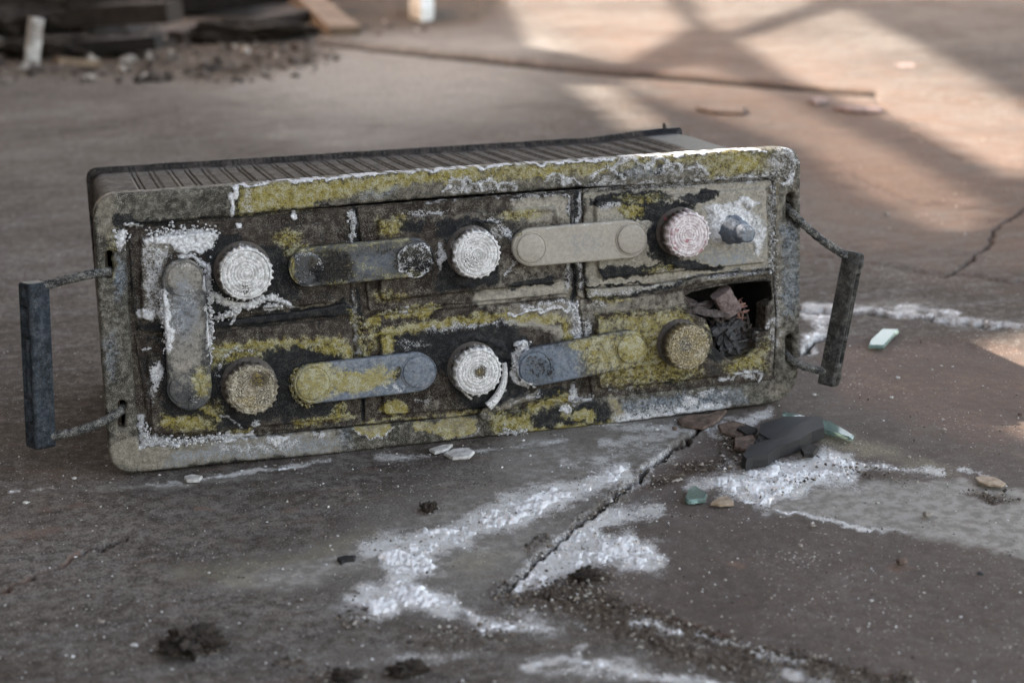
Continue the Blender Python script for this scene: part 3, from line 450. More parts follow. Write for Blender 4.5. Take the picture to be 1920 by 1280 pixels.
G.E('R', 545, 960, 26, 6, .5, .7); G.L('R', [(590, 88), (900, 112), (1200, 152), (1640, 190), (1850, 205)], 6, .6, 5); G.E('R', 1380, 1052, 24, 7, .6, .7); G.E('R', 1690, 1060, 34, 8, .6, .7); G.E('R', 120, 890, 150, 20, .3, .8)
# plates: P marks the smooth plate in the lower right, N darkens by real dirt film
G.P('P', [(941, 1109), (1266, 848), (1545, 628), (2060, 660), (2060, 1400), (1720, 1278), (1427, 1214), (1200, 1138)], 1, 2)
SEAMS = [([(941, 1109), (1087, 983), (1152, 930), (1266, 840), (1400, 735), (1545, 626)], 3.6, 1.0), ([(941, 1109), (1030, 1118), (1200, 1140), (1427, 1214), (1567, 1243), (1760, 1290), (2000, 1360)], 3.2, .8), ([(-60, 1140), (0, 1110), (60, 1085), (110, 1058), (160, 1036), (240, 1010)], 2.2, .7),
         ([(590, 80), (700, 94), (900, 115), (1106, 136), (1310, 152), (1526, 170), (1640, 180)], 2.2, .9), ([(2000, 330), (1920, 392), (1870, 430), (1850, 460), (1800, 500), (1770, 520)], 2.5, .75), ([(1640, 188), (1700, 240), (1800, 300)], 2.5, .3), ([(1505, 655), (1545, 626)], 3, .8), ([(0, 265), (200, 240), (330, 205)], 4, .3),  # shadow under the far plate edge is painted dark along its seam
         ([(1520, 478), (1700, 505), (1920, 530)], 2.5, .35), ([(1600, 330), (1720, 380), (1900, 400)], 2.5, .3), ([(1500, 580), (1700, 594), (1920, 618), (2060, 634)], 2.5, .7)]
for pts, wd, v in SEAMS:
    G.L('L', pts, wd, v, 2.5)
G.L('H', [(960, 1085), (1080, 980), (1146, 925), (1258, 835), (1380, 740)], 9, 1, 8)

PX = np.concatenate([-np.geomspace(5000, 30, 34) - 20, np.arange(-20, 1941, 2.4), 1940 + np.geomspace(30, 5000, 34)])
PY = np.concatenate([np.array([-232, -225, -216, -205, -192, -178, -162, -145, -126, -102, -78, -56, -36, -20, -8]), np.arange(-2, 1290, 2.4), 1290 + np.geomspace(8, 6000, 40)])
gx, gy = np.meshgrid(PX, PY)
GV = gp(gx, gy); wx, wy = GV[..., 0], GV[..., 1]
far = np.clip(np.hypot(wx - .3, wy) / 2, 1, 6)
def gh(x, y):                                  # broad unevenness of the floor
    return .0022 * (fbm(x * 6 + 3, y * 6, 3, 11) - .5) + .0009 * (fbm(x * 40, y * 40, 3, 12) - .5)
def sstep(px, py):
    L = G.get('L', px, py); D = G.get('D', px, py); H = G.get('H', px, py); W = G.get('W', px, py)
    return -.0065 * L + .0009 * H * (1 - L)
plate = G.get('P', gx, gy)
fp_n = fbm(wx * 300, wy * 300, 3, 14); Dm = G.get('D', gx, gy)
# the far plate edge is a step up
edge = np.interp(gx, [-9000, 590, 900, 1200, 1640, 2060, 9000], [75, 79, 115, 143, 180, 212, 760])
farstep = sst(2, -4, gy - edge) * sst(560, 640, gx) * .009
NEARB = sst(.06, .0, np.maximum(-wy - .0, 0)) if False else 0
hz = gh(wx, wy) * np.clip(1.2 - .1 * far, .4, 1) + sstep(gx, gy) * np.clip(far, 1, 1.6) + farstep + plate * -.0015 + sst(.45, .9, Dm + (fp_n - .5) * .7) * (.0004 + .0022 * fp_n)
bx = sst(-.06, .0, wx) * sst(.58, .53, wx) * sst(-.05, -.01, wy) * sst(.30, .25, wy)          # keep the floor flat under the battery
hz = hz * (1 - bx) - .0012 * bx
GV[..., 2] = hz
gm, t, b = new_mat('worn dusty floor'); N = NB(t)
fine = N.noise(700, 3, .7); mid = N.noise(120, 6, .65); big = N.noise(14, 5, .6); huge = N.noise(2.6, 4, .55); strk = N.noise(9, 5, .6, stretch=(1, 5, 1)); sp = N.noise(420, 2, .6)
g = N.m('ADD', N.m('MULTIPLY', fine, .55), N.m('MULTIPLY', mid, .45))
c = N.mix(N.mr(huge, .40, .60), (.092, .076, .064), (.165, .145, .128)); c = N.mix(N.mr(big, .42, .62, 0, .6), c, (.066, .054, .046)); c = N.mix(N.mr(strk, .48, .66, 0, .5), c, (.185, .172, .163))
cld = N.noise(34, 6, .7); c = N.mix(N.mr(cld, .50, .68, 0, .45), c, (.21, .20, .19)); c = N.mix(N.mr(cld, .46, .34, 0, .5), c, (.062, .052, .046)); c = N.mix(N.mr(N.noise(22, 4, .6, stretch=(1, 4, 1)), .58, .68, 0, .45), c, (.155, .098, .078))
c = N.mix(N.m('MULTIPLY', N.attr('P'), .75), c, N.mix(N.mr(big, .35, .65), (.098, .078, .068), (.130, .104, .092)))
pk_ = N.m('SUBTRACT', 1.0, N.m('MULTIPLY', N.attr('P'), .6)); c = N.mix(N.m('MULTIPLY', N.mr(g, .47, .57, 0, .8), pk_), c, (.045, .037, .031)); c = N.mix(N.m('MULTIPLY', N.mr(g, .46, .38, 0, .5), pk_), c, (.27, .245, .22))
c = N.mix(N.m('MULTIPLY', N.cov('R', N.m('ADD', N.m('MULTIPLY', big, .6), N.m('MULTIPLY', mid, .4)), 1.3, .35), .7), c, N.mix(N.mr(mid, .35, .65), (.150, .090, .065), (.225, .150, .112)))
c = N.mix(N.m('MULTIPLY', N.cov('G', N.m('ADD', N.m('MULTIPLY', big, .5), N.m('MULTIPLY', mid, .5)), 1.5, .4), .75), c, N.mix(N.mr(mid, .38, .62), (.24, .225, .20), (.38, .36, .33)))
c = N.mix(N.m('MULTIPLY', N.cov('C', g, 1.8, .3), .8), c, N.mix(N.mr(fine, .4, .6), (.16, .14, .09), (.34, .31, .23)))
c = N.mix(N.cov('D', g, 1.7, .2), c, N.mix(N.mr(fine, .35, .65), (.035, .026, .020), (.105, .082, .062)))
c = N.mix(N.mr(N.m('ADD', sp, N.m('MULTIPLY', big, .35)), .86, .90, 0, .8), c, (.42, .40, .37)); c = N.mix(N.mr(N.m('SUBTRACT', sp, N.m('MULTIPLY', mid, .25)), .14, .10, 0, .7), c, (.03, .026, .022))
c = N.mix(N.m('MULTIPLY', N.attr('L'), .85), c, N.mix(N.mr(mid, .4, .6), (.02, .015, .012), (.07, .045, .03)))
wc = N.cov('W', N.m('ADD', N.m('MULTIPLY', g, .6), N.m('MULTIPLY', cld, .4)), 4.6, .34); c = N.mix(N.m('MULTIPLY', wc, .85), c, N.mix(N.mr(mid, .3, .65), (.80, .80, .80), (.52, .50, .48))); c = N.mix(N.m('MULTIPLY', N.mr(N.attr('L'), .3, .8), .85), c, (.025, .02, .016))
N.l.new(c, b.inputs['Base Color']); b.inputs['Roughness'].default_value = .9; b.inputs['Specular IOR Level'].default_value = .06
h = N.m('ADD', N.m('MULTIPLY', mid, 1.0), N.m('ADD', N.m('MULTIPLY', fine, .45), N.m('MULTIPLY', wc, .8)))
N.l.new(N.bump(h, .6, .0016, N.bump(big, .4, .004)), b.inputs['Normal'])
ni, nj = gx.shape; idx = np.arange(ni * nj).reshape(ni, nj)
Q = np.stack([idx[1:, :-1].ravel(), idx[1:, 1:].ravel(), idx[:-1, 1:].ravel(), idx[:-1, :-1].ravel()], 1)
ground = mesh_obj('floor', GV.reshape(-1, 3), Q, gm, None, {k: G.get(k, gx, gy).ravel() for k in ('W', 'G', 'D', 'R', 'C', 'L', 'P')})
tag(ground, kind='structure')
# white powder heaped on the floor
wv = G.get('W', gx, gy); n1 = fbm(wx * 150, wy * 150, 4, 21); n2 = fbm(wx * 520, wy * 520, 3, 23)
n3 = fbm(wx * 60, wy * 60, 3, 27); cover = wv * 1.05 + (n1 - .5) * .9 + (n2 - .5) * .75 + (n3 - .5) * 1.0 - G.get('L', gx, gy) * .9; thr = .92
keep = (cover > thr) & (gy > 500) & (gy < 1288) & (gx > -10) & (gx < 1930)
kq = keep[1:, :-1] & keep[1:, 1:] & keep[:-1, 1:] & keep[:-1, :-1]
kq2 = (keep[1:, :-1].astype(int) + keep[1:, 1:] + keep[:-1, 1:] + keep[:-1, :-1]) >= 2
Qp = Q[kq2.ravel()]; us = np.unique(Qp); rm = -np.ones(ni * nj, int); rm[us] = np.arange(len(us))
lift = np.where(keep, .0002 + sst(thr, thr + .45, cover) * (.0001 + .0012 * n3 + .0004 * n1) + .0005 * (n2 - .4) * sst(thr, thr + .2, cover), -.0006)
PV = GV.copy(); PV[..., 2] += lift
pm, t, b = new_mat('white salt powder'); N = NB(t); f = N.noise(800, 3, .7); mm = N.noise(160, 5, .65)
c = N.mix(N.mr(mm, .35, .68), (.84, .84, .85), (.62, .61, .60)); c = N.mix(N.mr(f, .56, .70, 0, .6), c, (.27, .24, .21)); N.l.new(c, b.inputs['Base Color']); b.inputs['Roughness'].default_value = .95
N.l.new(N.bump(N.m('ADD', f, mm), .35, .0006), b.inputs['Normal'])
powder = mesh_obj('salt_powder', PV.reshape(-1, 3)[us], rm[Qp], pm); tag(powder, 'crumbly white salt powder spilled over the floor seams in front of the battery', 'powder', kind='stuff')

# ------------------------------------------------------------------ unseen sheet and slab added to shape sun and sky light
M_SHADE = simple('shade sheet grey', (.16, .14, .12), (.22, .20, .17), 6, .9, .5, .01)
XW = -1.55
def to_sheet(px, py):
    P = gp(np.array([px], float), np.array([py], float))[0]; k = (XW - P[0]) / sdir[0]; q = P + sdir * k; return (q[1], q[2])
OPEN = [[(925, -40), (1225, -40), (1300, 60), (1180, 130), (1010, 95)],
        [(1290, -40), (1440, -60), (1540, 5), (1370, 70), (1330, 45)],
        [(1400, 85), (1590, 22), (1760, 105), (1990, 240), (1920, 340), (1700, 230), (1500, 155)],
        [(1150, 158), (1330, 128), (1470, 188), (1640, 268), (1880, 400), (1790, 440), (1660, 380), (1520, 280), (1330, 215)],
        [(1070, 160), (1150, 160), (1250, 238), (1175, 245)],
        [(1840, 650), (1960, 610), (2100, 660), (2250, 920), (2010, 880), (1890, 770)]]
OW = [[to_sheet(*p) for p in o] for o in OPEN]  # openings traced back along the sun from the wanted light patches
st = .015; ys = np.arange(-4.4, 7.6, st); zs = np.arange(0, 4.05, st); YY, ZZ = np.meshgrid(ys + st / 2, zs + st / 2); hole = np.zeros(YY.shape, bool)
for k, o in enumerate(OW):
    sd, _, _ = poly_sd(YY, ZZ, [o]); hole |= (sd < 0) & ((((np.arange(len(zs))[:, None] + np.arange(len(ys))[None]) % 2 == 0)) if k == 3 else True)     # two openings keep their wire mesh
nz, ny_ = hole.shape; gi = np.arange((nz + 1) * (ny_ + 1)).reshape(nz + 1, ny_ + 1); yv, zv = np.meshgrid(-4.4 + np.arange(ny_ + 1) * st, np.arange(nz + 1) * st); NVW = gi.size
me_v = np.concatenate([np.stack([np.full(NVW, XW), yv.ravel(), zv.ravel()], 1), np.stack([np.full(NVW, XW - .003), yv.ravel(), zv.ravel()], 1)])
so = ~hole; fr = np.stack([gi[:-1, :-1][so], gi[:-1, 1:][so], gi[1:, 1:][so], gi[1:, :-1][so]], 1); me_q = np.concatenate([fr, fr[:, ::-1] + NVW])
used = np.unique(me_q); rmw = -np.ones(len(me_v), int); rmw[used] = np.arange(len(used)); me_v = me_v[used]; me_q = rmw[me_q]
shade_sheet = mesh_obj('shade_sheet', me_v, me_q, M_SHADE, smooth=False); tag(shade_sheet, 'unseen thin sheet added left of the floor, cut to shape the sun patches', 'shade_sheet')

def shade_slab_mesh():  # slab added out of view to block sky light from above
    bm = bmesh.new(); bmesh.ops.create_cube(bm, size=1, matrix=Matrix.Translation((.35, 1.2, 4.12)) @ Matrix.Diagonal((3.9, 7.6, .14, 1))); me = bpy.data.meshes.new('shade_slab'); bm.to_mesh(me); bm.free(); me.materials.append(M_SHADE)
    o = bpy.data.objects.new('shade_slab', me); COL.objects.link(o); tag(o, 'unseen slab added above the cut sheet to block sky light', 'shade_slab')
shade_slab_mesh()
# ------------------------------------------------------------------ the battery
bat = bpy.data.objects.new('truck_battery', None); COL.objects.link(bat); bat.location = (0, 0, LIFT); bat.rotation_euler = (math.pi / 2 - TILT, 0, 0); bat.empty_display_size = .05
tag(bat, 'corroded old truck battery lying on its side with rope handles and caps facing out', 'battery')
def zr(z0, er, fn=None):
    return lambda x, y, s: z0 - er * (1 - np.sqrt(np.clip(1 - (1 - np.clip(s / er, 0, 1)) ** 2, 0, 1))) + (fn(x, y) if fn else 0)
outer = rounded(fp([(173, 367), (442, 348), (800, 320), (1060, 303), (1300, 287), (1502, 275), (1503, 420), (1501, 600), (1497, 752), (1364, 767), (1154, 794), (924, 818), (620, 852), (431, 869), (207, 892), (197, 760), (191, 680), (181, 520)]), [.017, 0, 0, 0, 0, .016, 0, 0, .028, 0, 0, 0, 0, 0, .019, 0, 0, 0], 10)
inner = fp([(235, 424), (430, 406), (680, 383), (900, 365), (1090, 352), (1340, 341), (1453, 332), (1453, 510), (1457, 600), (1451, 712), (1110, 747), (890, 779), (670, 802), (450, 822), (262, 838), (256, 780), (248, 672), (242, 579)])
def slot(cx, cy, s=1):
    L = []
    for a in np.linspace(200, -20, 9): L.append((cx + 1 + 8 * math.cos(math.radians(a)), cy - 16 - 8 * math.sin(math.radians(a))))
    L += [(cx + 5, cy - 6), (cx + 8, cy + 4)]
    for a in np.linspace(0, -180, 9): L.append((cx + 7 * math.cos(math.radians(a)), cy + 22 - 7 * math.sin(math.radians(a))))
    L += [(cx - 7, cy)]
    return fp(L)
slots = [slot(204, 494), slot(228, 775), slot(1482, 386), slot(1481, 651)]
rim = relief('rim', M_RIM, [outer, rough(inner, .003, .0003, 3)] + slots, zr(0, .0028), -.016, .00062, F, bat)
cavL = [(1285, 556), (1300, 548), (1352, 536), (1400, 530), (1451, 526), (1451, 564), (1433, 573), (1431, 618), (1414, 621), (1413, 654), (1392, 668), (1366, 674), (1336, 649), (1330, 615), (1321, 598), (1282, 584), (1300, 575)]
cav = rough(fp(cavL), .0025, .0009, 9)
inner_t = fp([(232, 420), (1456, 329), (1460, 600), (1454, 716), (258, 842), (246, 672)])
relief('tray', M_TRAY, [inner_t, cav], lambda x, y, s: -.0045 + .0012 * (fbm(x * 200, y * 200, 3, 31) - .5), -.014, .0011, F, bat)
def cover(outp, inp, seed, zo=-.0012, zi=.0030, er=.0009, cut=None, label=None):
    O = rough(rounded(fp(outp), .002, 4), .0025, .00055, seed); I = rounded(fp(inp), .004, 5); loops = [O] + ([cut] if cut is not None else [])
    def zf(x, y, s):
        sd, _, _ = poly_sd(x, y, [I]); return zr(zo, er)(x, y, s) + (zi - zo) * sst(.0009, -.0007, sd) + .0009 * (fbm(x * 22 + seed, y * 30, 2, seed) - .5)
    return relief('cell_cover', M_COVER, loops, zf, -.006, .00062, F, bat)
cover([(241, 432), (380, 417), (655, 392), (657, 560), (560, 578), (398, 600), (345, 606), (300, 625), (262, 622), (250, 585)], [(263, 445), (629, 415), (641, 564), (398, 586), (266, 601)], 1)
cover([(671, 390), (1071, 362), (1068, 551), (693, 585)], [(707, 411), (1044, 387), (1054, 527), (713, 562)], 2)
cover([(1094, 362), (1449, 338), (1450, 503), (1330, 514), (1232, 531), (1099, 541)], [(1114, 376), (1434, 352), (1437, 491), (1122, 522)], 3)
cover([(252, 628), (300, 634), (398, 626), (500, 612), (640, 598), (660, 612), (668, 799), (450, 812), (283, 816)], [(276, 668), (397, 655), (628, 639), (656, 668), (657, 781), (352, 811), (286, 812)], 4)
cover([(679, 597), (900, 575), (1067, 560), (1080, 600), (1070, 757), (873, 780), (685, 796)], [(710, 627), (800, 619), (960, 604), (1053, 612), (1062, 742), (880, 765), (718, 776)], 5)
cover([(1088, 563), (1180, 552), (1290, 545), (1356, 532), (1451, 524), (1456, 600), (1450, 714), (1112, 748)], [(1118, 588), (1280, 577), (1440, 560), (1445, 694), (1122, 728)], 6, cut=cav)
# seal strips squeezed out between the covers
def strip(pts, z0=-.001, seed=0, name='seal_strip'):
    relief(name, M_COVER, [rough(fp(pts), .0025, .0007, seed)], zr(z0, .0014), -.007, .0007, F, bat)
strip([(400, 604), (560, 584), (650, 568), (664, 580), (655, 592), (575, 597), (400, 618)], -.0005, 11)
strip([(1098, 543), (1232, 534), (1330, 517), (1448, 507), (1450, 514), (1330, 528), (1210, 556), (1100, 561)], .0002, 12)
strip([(655, 392), (667, 390), (668, 440), (676, 470), (670, 590), (660, 560)], -.0025, 13)
strip([(1073, 360), (1090, 359), (1092, 540), (1098, 562), (1084, 556), (1074, 480)], -.0006, 14)
strip([(700, 590), (860, 570), (960, 562), (1060, 552), (1068, 560), (900, 575), (690, 597)], -.0022, 15)
# case with ribs
x0c, x1c, y0c, y1c, DZ = .0085, .5085, .011, .1865, .228
def case_mesh():
    xs = np.unique(np.concatenate([np.arange(x0c, x1c, .0009), [x1c]])); zs = -np.concatenate([[.004, .012, .02], np.linspace(.03, DZ - .012, 10), [DZ - .0085, DZ - .006, DZ - .002, DZ]])
    ph = np.mod(xs - .02, .0138); gr = sst(.0011, .0004, np.abs(ph - .004)) + sst(.0011, .0004, np.abs(ph - .0078)); gr *= (xs > .035) & (xs < x1c - .03)
    V = []; A = []
    def ringz(z, k):
        fl = .0045 * sst(DZ - .0095, DZ - .0065, -z); dip = 1 - sst(DZ - .02, DZ - .010, -z); dn = sst(.008, .03, -z); top = y1c + fl - gr * .0017 * dip + .004 * sst(.42, .50, xs) * sst(.05, .2, -z) + .0006 * (fbm(xs * 60, xs * 0 + z * 40, 3) - .5)
        r = .009; top = top - (r - np.sqrt(np.clip(r * r - np.clip(x0c + r - xs, 0, r) ** 2, 0, None))) - (r * .4 - np.sqrt(np.clip((r * .4) ** 2 - np.clip(xs - x1c + r * .4, 0, r * .4) ** 2, 0, None)))
        bot = np.full(len(xs), y0c - fl * .5)
        loop = np.concatenate([np.stack([xs, top, np.full(len(xs), z)], 1), np.stack([xs[::-1], bot, np.full(len(xs), z)], 1)])
        loop[:, 0] += np.where(loop[:, 0] < .02, -fl, 0) + np.where(loop[:, 0] > .5, fl, 0); return loop
    R = [ringz(z, k) for k, z in enumerate(zs)]; n = len(R[0]); V = np.concatenate(R); idx = np.arange(len(V)).reshape(len(R), n); nx_ = np.roll(idx, -1, 1)
    Q = list(np.stack([idx[:-1].ravel(), idx[1:].ravel(), nx_[1:].ravel(), nx_[:-1].ravel()], 1)); h = n // 2
    for i in range(h - 1): Q.append((idx[-1, i], idx[-1, i + 1], idx[-1, n - 2 - i], idx[-1, n - 1 - i]))
    z = np.zeros(len(V)); g2 = np.concatenate([gr, gr * 0]); kk = np.maximum(np.tile(g2, len(R)) * .8, .85 * (V[:, 0] > .476))
    pale = np.clip(fbm(V[:, 0] * 30, V[:, 2] * 60, 3, 9) * 1.3 - .45, 0, 1) * .5
    return mesh_obj('case', V, Q, M_CASE, bat, {'W': z + (V[:, 2] > -.03) * (V[:, 0] > .1) * .25, 'Y': z, 'K': kk, 'T': z + pale * .3, 'B': z}, smooth=False)
case_mesh()
# foot spur at the far corner of the case
tube('foot_stub', M_CASE, [(.502 - .004, y1c + .003, -DZ + .004), (.498, y1c + .009, -DZ + .003), (.4975, y1c + .013, -DZ + .002)], .0022, bat, taper=(1.3, .4), n=12)
# broken cell: dark inside walls and plates
M_IN = simple('dark cell inside', (.010, .009, .008), (.022, .019, .017), 90, .9, .8, .002)
cx_ = fp([(1270, 530), (1452, 522), (1448, 690), (1290, 700)])
def boxwalls(P, z0, z1, name, mat):
    n = len(P); V = [(p[0], p[1], z0) for p in P] + [(p[0], p[1], z1) for p in P]; Q = [(i, (i + 1) % n, (i + 1) % n + n, i + n) for i in range(n)] + [(n, n + 1, n + 2, n + 3)]
    return mesh_obj(name, V, Q, mat, bat, smooth=False)
boxwalls(cx_, -.0045, -.075, 'cell_chamber', M_IN)
M_FIB = simple('fibrous plate remains', (.03, .024, .022), (.15, .125, .12), 220, .9, 1, .002)
def shards(n, region, z, ln, wd, name, mat, seed, par=bat, dirc=0, spread=60, thick=.0006):
    r = random.Random(seed); V = []; Q = []; T = []
    P = fp(region, z); x0, y0 = P.min(0); x1, y1 = P.max(0)
    for i in range(n):
        while True:
            x, y = r.uniform(x0, x1), r.uniform(y0, y1)
            sd, _, _ = poly_sd(np.array([x]), np.array([y]), [P])
            if sd[0] < -.0005: break
        a = math.radians(dirc + r.gauss(0, spread)); L = ln * r.uniform(.4, 1.4); w2 = wd * r.uniform(.3, 1.3); zz = z + r.uniform(-.006, .006); tz = r.uniform(-.35, .35) * L
        u = np.array([math.cos(a) * L / 2, math.sin(a) * L / 2, tz]); v = np.array([-math.sin(a) * w2, math.cos(a) * w2, r.uniform(-.5, .5) * w2]); c = np.array([x, y, zz]); t3 = np.array([0, 0, thick])
        m = r.uniform(-.2, .2); b0 = len(V)
        for e, s_ in ((-1, .5), (m, 1), (1, .25)):
            cc = c + u * e + np.array([0, 0, r.uniform(-.001, .001)])
            for q in (-1, 1): V += [cc + v * q * s_ - t3, cc + v * q * s_ + t3]
        for k in (0, 4):
            o = b0 + k; Q += [(o + 1, o + 5, o + 7, o + 3), (o, o + 2, o + 6, o + 4), (o, o + 4, o + 5, o + 1), (o + 2, o + 3, o + 7, o + 6)]
        Q += [(b0, b0 + 1, b0 + 3, b0 + 2), (b0 + 8, b0 + 10, b0 + 11, b0 + 9)]
    return mesh_obj(name, V, Q, mat, par, smooth=False)
tag(shards(90, [(1290, 585), (1330, 590), (1345, 640), (1400, 650), (1405, 600), (1380, 590), (1340, 600)], -.018, .012, .0012, 'plate_shreds', M_FIB, 3, spread=90), kind='stuff')
shards(46, [(1340, 612), (1400, 600), (1405, 650), (1370, 668), (1345, 645)], -.012, .018, .0026, 'torn_separator', simple('torn separator sheet', (.018, .018, .02), (.11, .11, .112), 260, .9, .8, .001), 5, spread=50, dirc=20)
shards(10, [(1285, 560), (1340, 566), (1335, 592), (1290, 588)], -.010, .020, .0028, 'torn_separator', M_FIB, 8, spread=14, dirc=-12)
shards(16, [(1380, 560), (1400, 575), (1395, 600), (1378, 600)], -.010, .010, .0009, 'splinter', simple('reddish splinter', (.16, .08, .06), (.30, .18, .15), 200), 12, spread=70, dirc=20)
# straps
def stadium(a, b, r, n=14):
    a = np.array(a, float); b = np.array(b, float); an = math.degrees(math.atan2(b[1] - a[1], b[0] - a[0])); L = []
    for k in range(n + 1): t = math.radians(an + 90 + 180 * k / n); L.append((a[0] + r * math.cos(t), a[1] + r * math.sin(t)))
    for k in range(n + 1): t = math.radians(an - 90 + 180 * k / n); L.append((b[0] + r * math.cos(t), b[1] + r * math.sin(t)))
    return L
MMPX = .000385
def disc(name, c, r, z0, z1, mat, cv, par, dome=.0006):
    C = fp([c], z1)[0]; R = r * MMPX
    prof = [(R * 1.12, z0 - .001), (R * 1.12, z0 + .0006), (R * 1.08, z0 + .0007), (R * 1.03, z0 - .0006), (R * 1.0, z0 - .0004), (R * 1.0, z1 - .0003), (R * .96, z1), (R * .8, z1 + dome * .3), (R * .5, z1 + dome * .8), (R * .2, z1 + dome), (.00001, z1 + dome)]
    return lathe(name, mat, C, prof, par, 56, cv, jit=.0004)
ZS = .0115
STR = [((579, 501), (775, 483), 37, [((577, 504), 29), ((780, 486), 31)], None), ((997, 464), (1178, 449), 36, [((996, 466), 27), ((1185, 449), 28)], 'pale grey connector strap'), ((344, 527), (357, 729), 41, [((346, 525), 30), ((346, 730), 27)], 'vertical connector strap edged with white crust'), ((587, 720), (780, 698), 37, [((587, 720), 30), ((786, 698), 30)], 'blue grey connector strap stained yellow'), ((1005, 688), (1178, 655), 36, [((1003, 690), 30), ((1184, 654), 28)], 'connector strap turning from blue grey to mustard yellow')]
for a, b_, r, ds, lab in STR:
    s_ = relief('connector_strap', M_STRAP, [rough(fp(stadium(a, b_, r), ZS), .002, .00022, int(a[0]))], zr(ZS, .0012), ZS - .0045, .00062, ST, bat)
    if lab: s_['label'] = lab
    for c, rr in ds:
        disc('post_head', c, rr, ZS, ZS + .0016, M_STRAP, ST, s_)
        lathe('post', M_TRAY, fp([c], ZS)[0], [(rr * MMPX * 1.15, -.001), (rr * MMPX * 1.05, .003), (rr * MMPX, ZS - .003)], s_, 40, F, jit=.001)
# crust collars poking out round the strap ends
def crust(pts, w0, z0, z1, mat, seed, cv=ST, W=0., Y=0., n=46, lbl=None, name='salt_crust'):
    r = random.Random(seed); P = np.array(pts, float); V = []; T = []; seg = np.cumsum([0] + [np.hypot(*(P[i + 1] - P[i])) for i in range(len(P) - 1)])
    bm = bmesh.new()
    for i in range(int(n * 2.6)):
        s = r.uniform(0, seg[-1]); k = min(np.searchsorted(seg, s, 'right') - 1, len(P) - 2); t = (s - seg[k]) / (seg[k + 1] - seg[k]); q = P[k] + (P[k + 1] - P[k]) * t + np.array([r.gauss(0, w0), r.gauss(0, w0)])
        z = r.uniform(z0, z1); xy = fp([q], z)[0]; rad = r.uniform(.0004, .0008) if r.random() < .75 else r.uniform(.0008, .0015)
        bmesh.ops.create_icosphere(bm, subdivisions=1, radius=rad, matrix=Matrix.Translation((xy[0], xy[1], z)) @ Matrix.Rotation(r.uniform(0, 6), 4, (r.random(), r.random(), 1)) @ Matrix.Diagonal((1, r.uniform(.5, 1), r.uniform(.5, 1), 1)))
    co = np.array([v.co[:] for v in bm.verts]); nz_ = fbm(co[:, 0] * 900, co[:, 1] * 900 + co[:, 2] * 700, 2, 4) - .5; co += nz_[:, None] * .0009
    tr = [[v.index for v in f.verts] for f in bm.faces]; bm.free()
    z = np.zeros(len(co)); o = mesh_obj(name, co, [], mat, bat, {'W': z + W, 'Y': z + Y, 'K': z, 'T': z + .9, 'B': z}, tris=tr)
    if lbl: o['label'] = lbl
    return o
crust([(575, 690), (556, 695), (547, 712), (548, 735), (560, 752), (582, 760)], 2.5, .001, .010, M_RIM, 1, W=.25, Y=.95, n=110, lbl='yellow crust round the strap end')
crust([(992, 645), (975, 650), (968, 668), (965, 690), (975, 705), (1000, 722)], 3, .001, .011, M_RIM, 2, W=.85, n=120, lbl='white crust round the strap end')
crust([(303, 545), (306, 580), (312, 620), (316, 655)], 4, .004, .0115, M_RIM, 3, W=.85, n=110); crust([(389, 515), (393, 560), (396, 600), (394, 640), (393, 680)], 3, .004, .0115, M_RIM, 4, W=.8, n=110)
crust([(372, 492), (388, 505), (392, 545), (420, 562), (445, 574), (470, 575), (490, 563), (515, 556), (535, 570)], 3.5, .002, .004, M_RIM, 5, W=.9, n=160); crust([(405, 596), (430, 588), (450, 580)], 3, .002, .005, M_RIM, 6, W=.9, n=50)
crust([(280, 445), (330, 436), (400, 440), (380, 468), (350, 470)], 9, .0015, .0035, M_RIM, 7, W=.9, n=170); crust([(222, 440), (224, 462), (232, 436)], 5, -.001, .001, M_RIM, 8, W=.9, n=50)
crust([(1452, 300), (1470, 292), (1486, 312), (1470, 325), (1455, 335)], 7, -.0005, .0015, M_RIM, 10, W=.5, Y=.3, n=120)
crust([(268, 795), (275, 825), (340, 826), (430, 820)], 5, -.001, .0008, M_RIM, 11, W=.8, n=110); crust([(1448, 345), (1447, 420), (1449, 500)], 4, -.001, .001, M_RIM, 12, W=.5, Y=.3, n=110); crust([(655, 395), (662, 430), (657, 455)], 3, -.002, 0, M_RIM, 13, W=.7, n=40)
crust([(940, 806), (960, 812), (985, 810)], 4, -.002, .002, M_RIM, 14, W=.6, Y=.4, n=60); crust([(1075, 568), (1083, 600), (1082, 640)], 3, -.002, .0005, M_RIM, 15, W=.8, n=70); crust([(662, 590), (672, 620), (676, 660), (680, 600)], 4, -.003, 0, M_RIM, 16, W=.3, Y=.8, n=60)
crust([(720, 588), (780, 580), (820, 572)], 3, -.003, -.0005, M_RIM, 17, W=.3, Y=.8, n=50); crust([(1050, 768), (1066, 764)], 3, 0, .002, M_RIM, 18, W=.9, n=20); crust([(285, 690), (298, 700), (290, 730)], 4, .002, .004, M_RIM, 19, W=.8, n=40)
